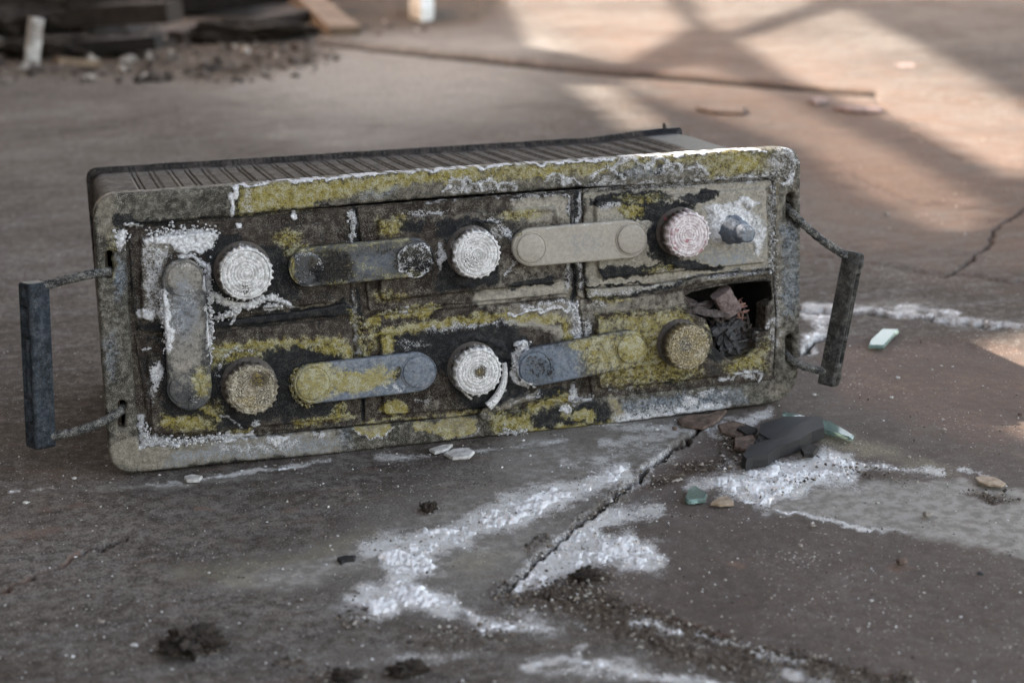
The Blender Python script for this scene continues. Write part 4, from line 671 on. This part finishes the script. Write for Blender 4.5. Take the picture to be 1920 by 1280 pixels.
# vent caps
CAPS = [((461, 514), 47, .022, M_CAPW, None), ((895, 478), 44, .021, M_CAPW, None), ((1292, 441), 43, .024, M_CAPP, 'pinkish white corroded vent cap'), ((473, 731), 46, .022, M_CAPY, 'yellow brown crusted vent cap'), ((897, 698), 45, .021, M_CAPW, 'white vent cap with worn dark centre'), ((1292, 652), 43, .023, M_CAPY, 'mustard crusted vent cap')]
for (c, r, zt, mt, lab) in CAPS:
    C = fp([c], zt)[0]; R = r * MMPX * .985
    prof = [(R * 1.12, -.001), (R * 1.12, .004), (R * 1.06, .0055), (R * .92, .006), (R * .92, .0085), (R * 1.0, .0095), (R * 1.02, zt - .0055), (R * 1.03, zt - .0018), (R * .99, zt - .0006), (R * .955, zt - .0001), (R * .93, zt)]; ring = [0] * len(prof)
    prof += [(R * .90, zt - .0007), (R * .875, zt - .0001)]; ring += [1, .1]
    for q, dp in ((.72, .6), (.58, .5), (.46, .6), (.34, .5), (.22, .6), (.12, .3)):
        prof += [(R * (q + .035), zt + .0001), (R * q, zt - .0006 * dp), (R * (q - .03), zt + .0001)]; ring += [0, 1 * dp, 0]
    prof += [(.00002, zt)]; ring += [0]
    zj = .0013 if mt is M_CAPY else .0003; ring = [max(.0, v) for v in ring]; ring[0:7] = [.9, .9, .95, 1, 1, .8, .35]
    o = lathe('vent_cap', mt, C, prof, bat, 200, CP, knurl=(21 + int(r) % 3, .0011, 5, 8), ring=ring, jit=zj)
    if lab: o['label'] = lab
# peeled gasket hanging from the lower middle cap
tube('torn_gasket', M_CAPW, [tuple(fp([p], z)[0]) + (z,) for p, z in (((945, 680), .006), ((952, 715), .008), ((935, 745), .010), ((915, 762), .010))], .0022, bat, n=40, at0={'W': .7, 'T': .8}, taper=(.8, 1.6))
relief('loose_flap', M_RIM, [rough(fp([(898, 778), (905, 765), (960, 752), (1012, 728), (1010, 742), (960, 762), (915, 790), (903, 788)], .006), .002, .0012, 77)], zr(.006, .001), .003, .0007, F, bat)
tube('torn_gasket', M_CAPW, [tuple(fp([p], z)[0]) + (z,) for p, z in (((852, 690), .004), ((850, 715), .006), ((868, 738), .007), ((885, 748), .008))], .0013, bat, n=30, at0={'W': .6, 'T': .8}, taper=(1, .6))
# terminal post
C = fp([(1371, 430)], .005)[0]
tp = lathe('terminal_post', M_STRAP, C, [(.0112, -.001), (.0112, .0045), (.0102, .006), (.0094, .0075), (.0090, .016), (.0082, .0175), (.0068, .018), (.0066, .027), (.0060, .0285), (.0045, .029), (.00002, .0288)], bat, 48, CP, tilt=(.10, -.02), jit=.0009)
# handles
def handle(top, bot, nrm_deg, wd, zc, mat, ropes, lab):
    T3 = np.append(fp([top], zc)[0], zc); B3 = np.append(fp([bot], zc)[0], zc); ax = T3 - B3; L = np.linalg.norm(ax); ax /= L; a = math.radians(nrm_deg)
    n = np.array([math.sin(a), 0, math.cos(a)]); n -= ax * (n @ ax); n /= np.linalg.norm(n); s = np.cross(ax, n); Mx = np.stack([s, ax, n], 1)
    hw = wd / 2; O = rounded([(-hw, -L / 2), (hw, -L / 2), (hw, L / 2), (-hw, L / 2)], .003, 5)
    def pk(x, y, x0, x1, y0, y1): return sst(0, .0012, x - x0) * sst(0, .0012, x1 - x) * sst(0, .0012, y - y0) * sst(0, .0012, y1 - y)
    def zf(x, y, s_):
        z = zr(hw, .0018)(x, y, s_); z = z - .007 * (pk(x, y, -hw + .003, hw - .003, L / 2 - .034, L / 2 - .016) + pk(x, y, -hw + .003, hw - .003, -L / 2 + .018, -L / 2 + .036))
        z = z - .005 * (pk(x, y, -hw + .0028, -.0008, -L / 2 + .039, L / 2 - .037) + pk(x, y, .0008, hw - .0028, -L / 2 + .039, L / 2 - .037)); z = z - .003 * sst(.0035, .0025, np.hypot(x, y - L / 2 + .009)) * 0
        return z + .0005 * (fbm(x * 200, y * 100, 3, 6) - .5) + .0018 * sst(.0032, .0022, np.hypot(x, y - L / 2 + .0085)) + .0018 * sst(.0032, .0022, np.hypot(x, y + L / 2 - .0085))
    g_ = relief('handle_grip', mat, [O], zf, -hw, .0008, None, bat, (Mx, (T3 + B3) / 2), extra={'T': .05, 'B': .25, 'W': .02})
    # closed back of the grip
    V = np.array([(x, y, -hw) for x, y in O]) @ Mx.T + (T3 + B3) / 2; n_ = len(O); cc = V.mean(0); bk = mesh_obj('grip_back', np.concatenate([V, [cc]]), [], mat, g_, {k: np.zeros(n_ + 1) for k in 'WYKTB'}, tris=[(i, n_, (i + 1) % n_) for i in range(n_)])
    if lab: g_['label'] = lab
    for pts in ropes:
        tube('rope', M_ROPE, [tuple(fp([p], z)[0]) + (z,) for p, z in pts], .0030, g_, twist=500, n=140, seg=24, at0={'T': .2, 'W': .12, 'B': .2})
    return g_
handle((62, 528), (76, 838), -60, .0150, .0, M_GRIP, [[((214, 508), -.012), ((196, 509), .006), ((150, 515), .006), ((70, 540), .0)], [((234, 762), -.012), ((222, 778), .010), ((170, 810), .008), ((80, 820), .0)]], 'blue black grip left of the battery')
handle((1602, 472), (1553, 722), 42, .0130, .012, M_GRIP2, [[((1474, 386), -.012), ((1487, 402), .008), ((1530, 450), .010), ((1592, 482), .012)], [((1472, 660), -.012), ((1482, 682), .008), ((1512, 690), .012), ((1555, 697), .012)]], 'grey black grip right of the battery')

# ------------------------------------------------------------------ loose things
M_GLASS, t, b = new_mat('pale green glass'); b.inputs['Base Color'].default_value = (.34, .46, .42, 1); b.inputs['IOR'].default_value = 1.3; b.inputs['Transmission Weight'].default_value = .75; b.inputs['Roughness'].default_value = .12
M_BLK = simple('black broken plastic', (.014, .014, .016), (.022, .021, .021), 90, .6, .2, .0008, .35)
M_WOOD = simple('grey splintered wood', (.14, .10, .09), (.30, .22, .20), 90, .85, .8, .002)
M_BARK = simple('brown flaked bark', (.055, .038, .030), (.19, .135, .105), 160, .9, .8, .002)
M_CHIP = simple('cream chip', (.20, .15, .10), (.40, .32, .24), 120, .85, .6, .001)
M_FLAKE = simple('white flake', (.30, .28, .26), (.62, .61, .59), 160, .85, .8, .001)
M_SOIL = simple('dark soil clump', (.022, .017, .014), (.13, .105, .085), 520, .95, 1, .004)
M_STONE = simple('pale pebble', (.16, .135, .11), (.34, .31, .27), 160, .8, .6, .001)
M_RUST = simple('dark rusty beam', (.020, .015, .012), (.045, .033, .025), 14, .9, .8, .01)
M_DARK = simple('dark board', (.008, .007, .006), (.02, .016, .014), 12, .9, .8, .01)
M_PLANK = simple('old brown plank', (.11, .075, .05), (.20, .145, .10), 16, .85, .8, .006)
M_WHITE = simple('chipped white enamel', (.55, .55, .53), (.75, .75, .73), 30, .4, .3, .002, .5)
M_CHAR = simple('charred crumbs', (.012, .011, .010), (.05, .045, .042), 200, .9, .8, .002)
def chunk(name, pts, z0, th, mat, label, cat, group=None, top=None, bev=.7, tilt=0, seed=0, rgh=0):
    P = gp(np.array([p[0] for p in pts], float), np.array([p[1] for p in pts], float), z0)[:, :2]
    if rgh: P = rough(P, rgh * 4, rgh, seed)
    c = P.mean(0); n = len(P); r = random.Random(seed); V = []; Pz = np.array([tilt * (p[1] - c[1]) for p in P]); Pz -= Pz.min()
    for k, (s, z) in enumerate(((1, 0), (1, th * .55), (1 - .25 * (1 - bev), th))):
        for i, p in enumerate(P):
            q = c + (p - c) * s; V.append((q[0] - c[0], q[1] - c[1], z + Pz[i] * (1 if k else .92) + (r.uniform(-.04, .04) * th if k == 2 else 0)))
    V.append((0, 0, th * 1.02 + Pz.mean())); V.append((0, 0, Pz.mean() * .92)); Q = []; T = []
    for k in range(2):
        for i in range(n): Q.append((k * n + i, k * n + (i + 1) % n, (k + 1) * n + (i + 1) % n, (k + 1) * n + i))
    A = sum(P[i][0] * P[(i + 1) % n][1] - P[(i + 1) % n][0] * P[i][1] for i in range(n))
    for i in range(n): T.append((2 * n + i, 2 * n + (i + 1) % n, 3 * n)); T.append(((i + 1) % n, i, 3 * n + 1))
    if A < 0: Q = [q[::-1] for q in Q]; T = [q[::-1] for q in T]
    o = mesh_obj(name, V, Q, mat, None, {k: np.zeros(len(V)) + (.15 if k in 'WT' else 0) for k in 'WYKTB'}, smooth=False, tris=T); o.location = (c[0], c[1], z0)
    return tag(o, label, cat, group)
def lump(name, px, py, sx, sy, sz, mat, label, cat, group=None, seed=0, amp=.45, freq=1.6, sub=4, z0=0, sink=.25, rz=0):
    P = gp(np.array([float(px)]), np.array([float(py)]))[0]; bm = bmesh.new(); bmesh.ops.create_icosphere(bm, subdivisions=sub, radius=1); co = np.array([v.co[:] for v in bm.verts]); tr = [[v.index for v in f.verts] for f in bm.faces]; bm.free()
    nn = fbm(co[:, 0] * freq + seed, co[:, 1] * freq + co[:, 2] * freq * .8 + 5, 4, seed) - .5; n2 = fbm(co[:, 0] * freq * 4, co[:, 1] * freq * 4 + co[:, 2] * 5, 3, seed + 3) - .5
    co = co * (1 + amp * 2 * nn + amp * .8 * n2)[:, None] * np.array([sx, sy, sz]); a = rz; co = co @ np.array([[math.cos(a), math.sin(a), 0], [-math.sin(a), math.cos(a), 0], [0, 0, 1]])
    zmin = co[:, 2].min(); co[:, 2] += -zmin * (1 - sink); co[:, 2] = np.maximum(co[:, 2], -.002)
    o = mesh_obj(name, co, [], mat, None, None, tris=tr, smooth=sub > 3); o.location = (P[0], P[1], z0); return tag(o, label, cat, group)
chunk('plastic_fragment', [(1390, 876), (1404, 858), (1440, 846), (1462, 832), (1504, 816), (1530, 803), (1542, 806), (1546, 824), (1522, 832), (1500, 846), (1462, 858), (1440, 872), (1412, 876), (1398, 882)], 0, .0085, M_BLK, 'long wedge shaped black broken plastic piece lying on white powder', 'plastic fragment', tilt=.03, seed=2, bev=.9)
chunk('plastic_fragment', [(1425, 812), (1470, 800), (1522, 798), (1535, 808), (1490, 822), (1440, 834), (1422, 826)], .001, .005, M_BLK, 'flat black broken plastic piece behind the long wedge shaped one', 'plastic fragment', tilt=.10, seed=4, bev=.95)
chunk('glass_shard', [(1466, 776), (1490, 782), (1560, 797), (1602, 822), (1598, 828), (1545, 812), (1470, 786)], .001, .003, M_GLASS, 'long narrow glass sliver behind the black plastic fragments', 'glass shard', seed=1)
chunk('glass_shard', [(1284, 940), (1292, 922), (1303, 916), (1326, 932), (1322, 942), (1290, 945)], .0005, .003, M_GLASS, 'small pointed green glass shard at the edge of the white powder', 'glass shard', seed=2)
chunk('glass_shard', [(1628, 653), (1632, 643), (1655, 621), (1686, 622), (1656, 654)], .0005, .003, M_GLASS, 'flat glass shard lying right of the right handle', 'glass shard', seed=3)
chunk('paint_chip', [(1332, 947), (1345, 938), (1362, 933), (1374, 941), (1376, 948), (1350, 950)], .0005, .002, M_CHIP, 'curled cream chip beside the small pointed glass shard', 'chip', seed=5, rgh=.0006)
chunk('wood_chip', [(1827, 897), (1840, 893), (1870, 898), (1886, 908), (1878, 914), (1850, 911), (1835, 905)], .0008, .0012, M_CHIP, 'cream and orange wood chip near the right edge of the floor', 'chip', seed=6, rgh=.0006)
chunk('bark_flake', [(1270, 788), (1290, 782), (1330, 780), (1348, 772), (1366, 772), (1340, 796), (1318, 806), (1280, 800)], .0005, .0022, M_BARK, 'brown bark flake stuck under the bottom edge of the battery', 'bark flake', seed=7, rgh=.0020)
chunk('bark_flake', [(1345, 800), (1372, 792), (1400, 800), (1410, 816), (1380, 822), (1352, 812)], .0005, .0022, M_BARK, 'brown bark flake between the battery and the black fragments', 'bark flake', seed=17, rgh=.0022)
chunk('bark_flake', [(1378, 826), (1410, 820), (1424, 838), (1404, 852), (1380, 842)], .0008, .0026, M_BARK, 'dark bark flake touching the tip of the black wedge', 'bark flake', seed=18, rgh=.0024)
chunk('white_flake', [(832, 853), (850, 845), (880, 843), (892, 850), (880, 860), (850, 862)], .0005, .002, M_FLAKE, 'ragged white flake in front of the middle of the battery', 'flake', 'white flakes along the battery', seed=8, rgh=.001)
chunk('white_flake', [(805, 846), (830, 838), (850, 836), (838, 846), (815, 852)], .0005, .002, M_FLAKE, 'smaller grey flake just left of the ragged white one', 'flake', 'white flakes along the battery', seed=9, rgh=.001)
chunk('white_flake', [(345, 897), (360, 893), (380, 896), (374, 904), (352, 904)], .0005, .002, M_FLAKE, 'white flake below the bottom left corner of the battery', 'flake', 'white flakes along the battery', seed=10, rgh=.001)
chunk('dark_twig', [(632, 1051), (650, 1047), (668, 1048), (664, 1053), (646, 1054), (640, 1059)], .0005, .0025, M_BLK, 'short dark sliver on the grey floor left of the powder', 'sliver', seed=11)
for (x, y, sx, sy, sz, lb, sd_) in ((366, 1214, .0150, .013, .006, 'largest dark soil clump in the lower left of the floor', 1), (324, 1218, .0060, .006, .0035, 'small soil clump touching the left side of the largest one', 8), (803, 957, .0050, .005, .0035, 'dark soil clump on bare floor left of the white powder', 2), (765, 1262, .0085, .006, .004, 'dark soil clump at the bottom edge below the powder', 4), (650, 1272, .0070, .006, .003, 'soil clump cut by the bottom edge of the picture', 6), (1100, 1082, .0085, .007, .003, 'soil clump beside the corner of the smooth plate', 7)):
    lump('soil_clump', x, y, sx, sy, sz, M_SOIL, lb, 'soil clump', 'dark soil clumps on the floor', seed=sd_, amp=.75, freq=3.2, sub=5, sink=.5)
for (x, y, s, lb, mt, sd_) in ((1740, 966, .006, 'pale flat stone on the washed out stain at the right', M_STONE, 1), (190, 1167, .0035, 'round pale pebble above the largest soil clump', M_STONE, 2), (1663, 403, .006, 'white pebble right above the right handle', M_STONE, 3), (1683, 709, .0035, 'shiny white crumb right of the right grip', M_FLAKE, 4), (1671, 746, .003, 'small white crumb below the shiny one', M_FLAKE, 5),
                        (1527, 741, .003, 'small white crumb below the end of the right grip', M_FLAKE, 6), (1770, 807, .0035, 'pale pebble at the edge of the lower sunlit patch', M_STONE, 7), (1913, 778, .004, 'brown pebble at the right edge of the picture', M_BARK, 8), (1704, 858, .003, 'tiny pale pebble above the washed out stain', M_STONE, 9), (48, 944, .0035, 'white crumb at the far left of the floor', M_FLAKE, 10), (139, 898, .003, 'white crumb below the left grip', M_FLAKE, 11), (250, 1210, .003, 'white crumb left of the largest soil clump', M_FLAKE, 12),
                        (1265, 805, .004, 'brown crumb just under the battery rim', M_BARK, 13), (1690, 1056, .006, 'brown crumb on the smooth plate', M_BARK, 14), (1838, 1077, .0035, 'black crumb on the smooth plate', M_BLK, 15), (1524, 986, .003, 'pale crumb near the upper edge of the smooth plate', M_STONE, 16), (1500, 1024, .003, 'flat grey crumb on the middle of the smooth plate', M_STONE, 17)):
    lump('pebble', x, y, s * .6, s * .5, s * .3, mt, lb, 'pebble', None, seed=sd_, sub=2)
for pts, sd_, lb in (([(1412, 838), (1428, 824), (1448, 826), (1440, 842), (1420, 850)], 31, 'black charred scrap left of the flat black fragment'), ([(1440, 846), (1452, 834), (1470, 838), (1462, 850)], 32, 'tiny charred scrap between the two black fragments'), ([(1500, 850), (1520, 842), (1536, 846), (1524, 858), (1506, 858)], 33, 'charred scrap at the thick end of the long black wedge'), ([(1380, 812), (1400, 806), (1420, 812), (1404, 822)], 34, 'charred scrap near the brown bark flakes')):
    chunk('charred_scrap', pts, .0006, .003, M_CHAR, lb, 'charred scrap', seed=sd_, rgh=.0014, tilt=.1)
# far rubble
chunk('pale_flake', [(1672, 124), (1690, 115), (1714, 119), (1716, 130), (1690, 132)], .004, .005, M_WOOD, 'pale flake in the upper right sunlit patch', 'flake', seed=3, rgh=.004)
chunk('wood_sliver', [(1560, 205), (1600, 203), (1655, 207), (1652, 213), (1600, 212)], .002, .005, M_WOOD, 'thin cream wood sliver beyond the battery corner', 'wood sliver', seed=3)
chunk('wood_sliver', [(1305, 206), (1330, 200), (1400, 205), (1395, 216), (1340, 214)], .002, .006, M_BARK, 'brown wood sliver behind the top edge of the battery', 'wood sliver', seed=4, rgh=.004)
chunk('pale_flake', [(1515, 190), (1540, 186), (1552, 192), (1530, 198)], .002, .005, M_WOOD, 'cream flake at the seam behind the battery', 'flake', seed=5, rgh=.003)
chunk('white_block', [(768, 40), (772, 25), (800, 22), (814, 30), (812, 46), (790, 48)], .0, .075, M_WHITE, 'white chipped block standing among the far rubble', 'block', seed=6, bev=.4)
def beam(name, p0, p1, w_, h_, z0, z1, mat, label, cat, n=24, seed=0):
    A = np.append(gp(np.array([float(p0[0])]), np.array([float(p0[1])]), z0)[0][:2], z0); B = np.append(gp(np.array([float(p1[0])]), np.array([float(p1[1])]), z1)[0][:2], z1); d = B - A; L = np.linalg.norm(d); d /= L; s = np.cross(d, [0, 0, 1]); s /= np.linalg.norm(s); u = np.cross(s, d); V = []
    prof = [(-.5, 0), (-.5, .92), (-.46, 1), (.46, 1), (.5, .92), (.5, 0)]
    for k in range(n + 1):
        f = fbm(np.array(k * .7 + seed), np.array(seed * 1.3), 3) - .5
        for i, (a, c_) in enumerate(prof): V.append(d * L * k / n + s * a * w_ * (1 + .18 * float(f)) + u * h_ * (c_ + .10 * float(f)))
    m = len(prof); Q = [(k * m + i, k * m + (i + 1) % m, (k + 1) * m + (i + 1) % m, (k + 1) * m + i) for k in range(n) for i in range(m)]
    V.append(d * 0 + u * h_ * .5); V.append(d * L + u * h_ * .5); T = [((i + 1) % m, i, len(V) - 2) for i in range(m)] + [(n * m + i, n * m + (i + 1) % m, len(V) - 1) for i in range(m)]
    o = mesh_obj(name, V, Q, mat, None, None, smooth=False, tris=T); o.location = tuple(A); return tag(o, label, cat)
beam('plank', (648, 74), (560, -6), .075, .03, .0, .05, M_PLANK, 'brown plank leaning among the rubble at the top of the floor', 'plank', seed=3)
beam('board', (-60, 60), (330, 40), .10, .05, .0, .03, M_RUST, 'dark rusty board lying across the upper left', 'board', seed=5)
beam('board', (250, 30), (640, -8), .12, .07, .0, .05, M_DARK, 'black board behind the rubble, ending near the leaning plank', 'board', seed=9)
beam('board', (60, 108), (300, 92), .05, .03, 0, .02, M_DARK, 'low dark board half buried in the left rubble', 'board', seed=12)
beam('board', (330, 84), (610, 34), .05, .03, 0, .02, M_RUST, 'narrow brown board slanting through the upper left rubble', 'board', seed=14)
M_HEAP = simple('dark earth heap', (.012, .009, .007), (.050, .038, .030), 26, .95, 1, .02)
for (x, y, sx, sy, sz, lb, sd_) in ((-30, 60, .30, .22, .09, 'dark earth heap at the far upper left behind the white pipe stub', 21), (200, 18, .38, .30, .14, 'dark earth heap behind the rusty board', 22), (470, -10, .40, .34, .15, 'black earth heap behind the black board at the top', 23), (740, -30, .30, .30, .07, 'low brown heap behind the white block', 24), (450, 75, .16, .10, .03, 'low earth heap in the middle of the upper left rubble', 25), (150, 105, .14, .08, .03, 'small earth heap right of the white pipe stub', 26)):
    lump('earth_heap', x, y, sx, sy, sz, M_HEAP, lb, 'earth heap', seed=sd_, amp=.5, freq=1.6, sub=6, sink=.45)
M_PIPE = simple('chipped dirty enamel', (.62, .62, .60), (.10, .06, .04), 34, .6, .4, .003)
pb = gp(np.array([58.]), np.array([128.]))[0]; pt = gp(np.array([62.]), np.array([45.]))[0]
hp = .5 * (128 - 42) / FPX * np.linalg.norm(pb - cW) * 2
o = tube('pipe_stub', M_PIPE, [(0, 0, 0), (.01, .0, hp * .5), (.02, .01, hp)], .016, None, n=20, seg=24); o.location = tuple(pb); tag(o, 'upright chipped white pipe stub in the left rubble', 'pipe')
beam('twig', (105, 120), (185, 128), .018, .015, .02, 0, M_PLANK, 'orange brown stick beside the white pipe stub', 'stick', seed=2)
r = random.Random(5)
def grit(name, n, sampler, smin, smax, mat, label, seed, flat=.7, z=0):
    r = random.Random(seed); V = []; T = []; A = []
    base = [(1, 0, 0), (-1, 0, 0), (0, 1, 0), (0, -1, 0), (0, 0, 1), (0, 0, -1)]; F8 = [(0, 2, 4), (2, 1, 4), (1, 3, 4), (3, 0, 4), (2, 0, 5), (1, 2, 5), (3, 1, 5), (0, 3, 5)]
    pts = []
    while len(pts) < n:
        q = sampler(r)
        if q: pts.append(q)
    W = gp(np.array([p[0] for p in pts]), np.array([p[1] for p in pts])); hh = gh(W[:, 0], W[:, 1])
    for i, p in enumerate(W):
        s = smin * (smax / smin) ** (r.random() ** 2.2) * (pts[i][2] if len(pts[i]) > 2 else 1); a = r.uniform(0, 6.28); ca_, sa_ = math.cos(a), math.sin(a); k0 = len(V); col = r.random(); ex = r.uniform(.5, 1.2); ey = r.uniform(.4, 1); ez = flat * r.uniform(.4, 1.1)
        for v in base:
            j = [c_ * r.uniform(.7, 1.25) for c_ in v]; x, y, z_ = j[0] * ex + r.uniform(-.2, .2), j[1] * ey + r.uniform(-.2, .2), j[2] * ez; V.append((p[0] + s * (x * ca_ - y * sa_), p[1] + s * (x * sa_ + y * ca_), hh[i] + z + s * (z_ + ez * .5))); A.append(col)
        T += [(k0 + a_, k0 + b__, k0 + c_) for a_, b__, c_ in F8]
    return tag(mesh_obj(name, V, [], mat, None, {'tone': A}, smooth=False, tris=T), label, 'debris', kind='stuff')
def gritmat(name, ramp):
    m, t, b = new_mat(name); N = NB(t); cr = t.nodes.new('ShaderNodeValToRGB'); t.links.new(N.attr('tone'), cr.inputs[0]); e = cr.color_ramp.elements; e[0].position = 0; e[0].color = ramp[0] + (1,); e[1].position = 1; e[1].color = ramp[-1] + (1,)
    for i, c_ in enumerate(ramp[1:-1]): q = e.new((i + 1) / (len(ramp) - 1)); q.color = c_ + (1,)
    N.l.new(cr.outputs[0], b.inputs['Base Color']); b.inputs['Roughness'].default_value = .9; return m
M_GD = gritmat('dark grit', [(.03, .024, .02), (.06, .045, .035), (.10, .08, .06), (.18, .15, .12), (.42, .40, .36)]); M_GP = gritmat('pale grit', [(.10, .085, .07), (.35, .32, .28), (.60, .59, .57), (.70, .70, .70)])
def samp(ch, lo, y0=500, y1=1285, x0=-10, x1=1930):
    def f(r):
        x, y = r.uniform(x0, x1), r.uniform(y0, y1); v = float(G.get(ch, np.array([x]), np.array([y]))[0])
        return (x, y) if r.random() < v - lo else None
    return f
grit('grit', 6500, samp('D', .25), .0003, .0024, M_GD, 'dark grit and crumbs gathered along the floor seams', 1)
grit('salt_crumbs', 3400, samp('W', .22), .0002, .0016, M_GP, 'white salt crumbs round the powder patches', 2)
grit('dust_specks', 5200, lambda r: (r.uniform(-10, 1930), 60 + 1230 * r.random() ** .8), .0003, .0013, M_GP, 'tiny pale specks strewn over the whole floor', 3)
grit('dirt_specks', 4200, lambda r: (r.uniform(-10, 1930), 60 + 1230 * r.random() ** .8), .0003, .0014, M_GD, 'tiny dark specks strewn over the whole floor', 4)
def rub(r):
    x = r.uniform(-40, 980); y = r.uniform(-30, 160) if x < 640 else r.uniform(-30, 90)
    v = float(G.get('D', np.array([x]), np.array([y]))[0]); return (x, y) if r.random() < v else None
grit('rubble', 1500, rub, .004, .022, gritmat('rubble', [(.02, .016, .013), (.04, .031, .025), (.06, .045, .036), (.10, .08, .065), (.32, .29, .26)]), 'small rubble heaped along the upper left of the floor', 5)
# wood block stuck in the broken cell
def wood_block():
    z = -.006; a, b_ = fp([(1352, 550), (1378, 590)], z); d = np.append(b_ - a, -.004); L = np.linalg.norm(d); d /= L; s = np.cross(d, [0, 0, 1]); s /= np.linalg.norm(s); u = np.cross(s, d); V = []
    n = 10
    for k in range(n + 1):
        for i in range(12):
            an = 2 * math.pi * i / 12; cx, cy = math.copysign(abs(math.cos(an)) ** .5, math.cos(an)), math.copysign(abs(math.sin(an)) ** .5, math.sin(an)); f = float(fbm(np.array(k * .4 + i * .9), np.array(i * 1.7), 3) - .5)
            V.append(np.append(a, z) + d * L * (k / n - .08) + s * cx * (.0078 + .003 * f) + u * cy * (.0055 + .002 * f))
    Q = [(k * 12 + i, k * 12 + (i + 1) % 12, (k + 1) * 12 + (i + 1) % 12, (k + 1) * 12 + i) for k in range(n) for i in range(12)]; V.append(sum(V[:12]) / 12); V.append(sum(V[n * 12:n * 12 + 12]) / 12)
    T = [((i + 1) % 12, i, len(V) - 2) for i in range(12)] + [(n * 12 + i, n * 12 + (i + 1) % 12, len(V) - 1) for i in range(12)]
    Vw = loc2w(np.array(V)); c = Vw.mean(0); o = mesh_obj('wood_block', Vw - c, Q, simple('purplish grey wood', (.09, .065, .060), (.25, .195, .185), 220, .85, 1, .002), None, smooth=False, tris=T); o.location = tuple(c); tag(o, 'cracked grey brown wood block stuck in the broken cell', 'wood block')
wood_block()
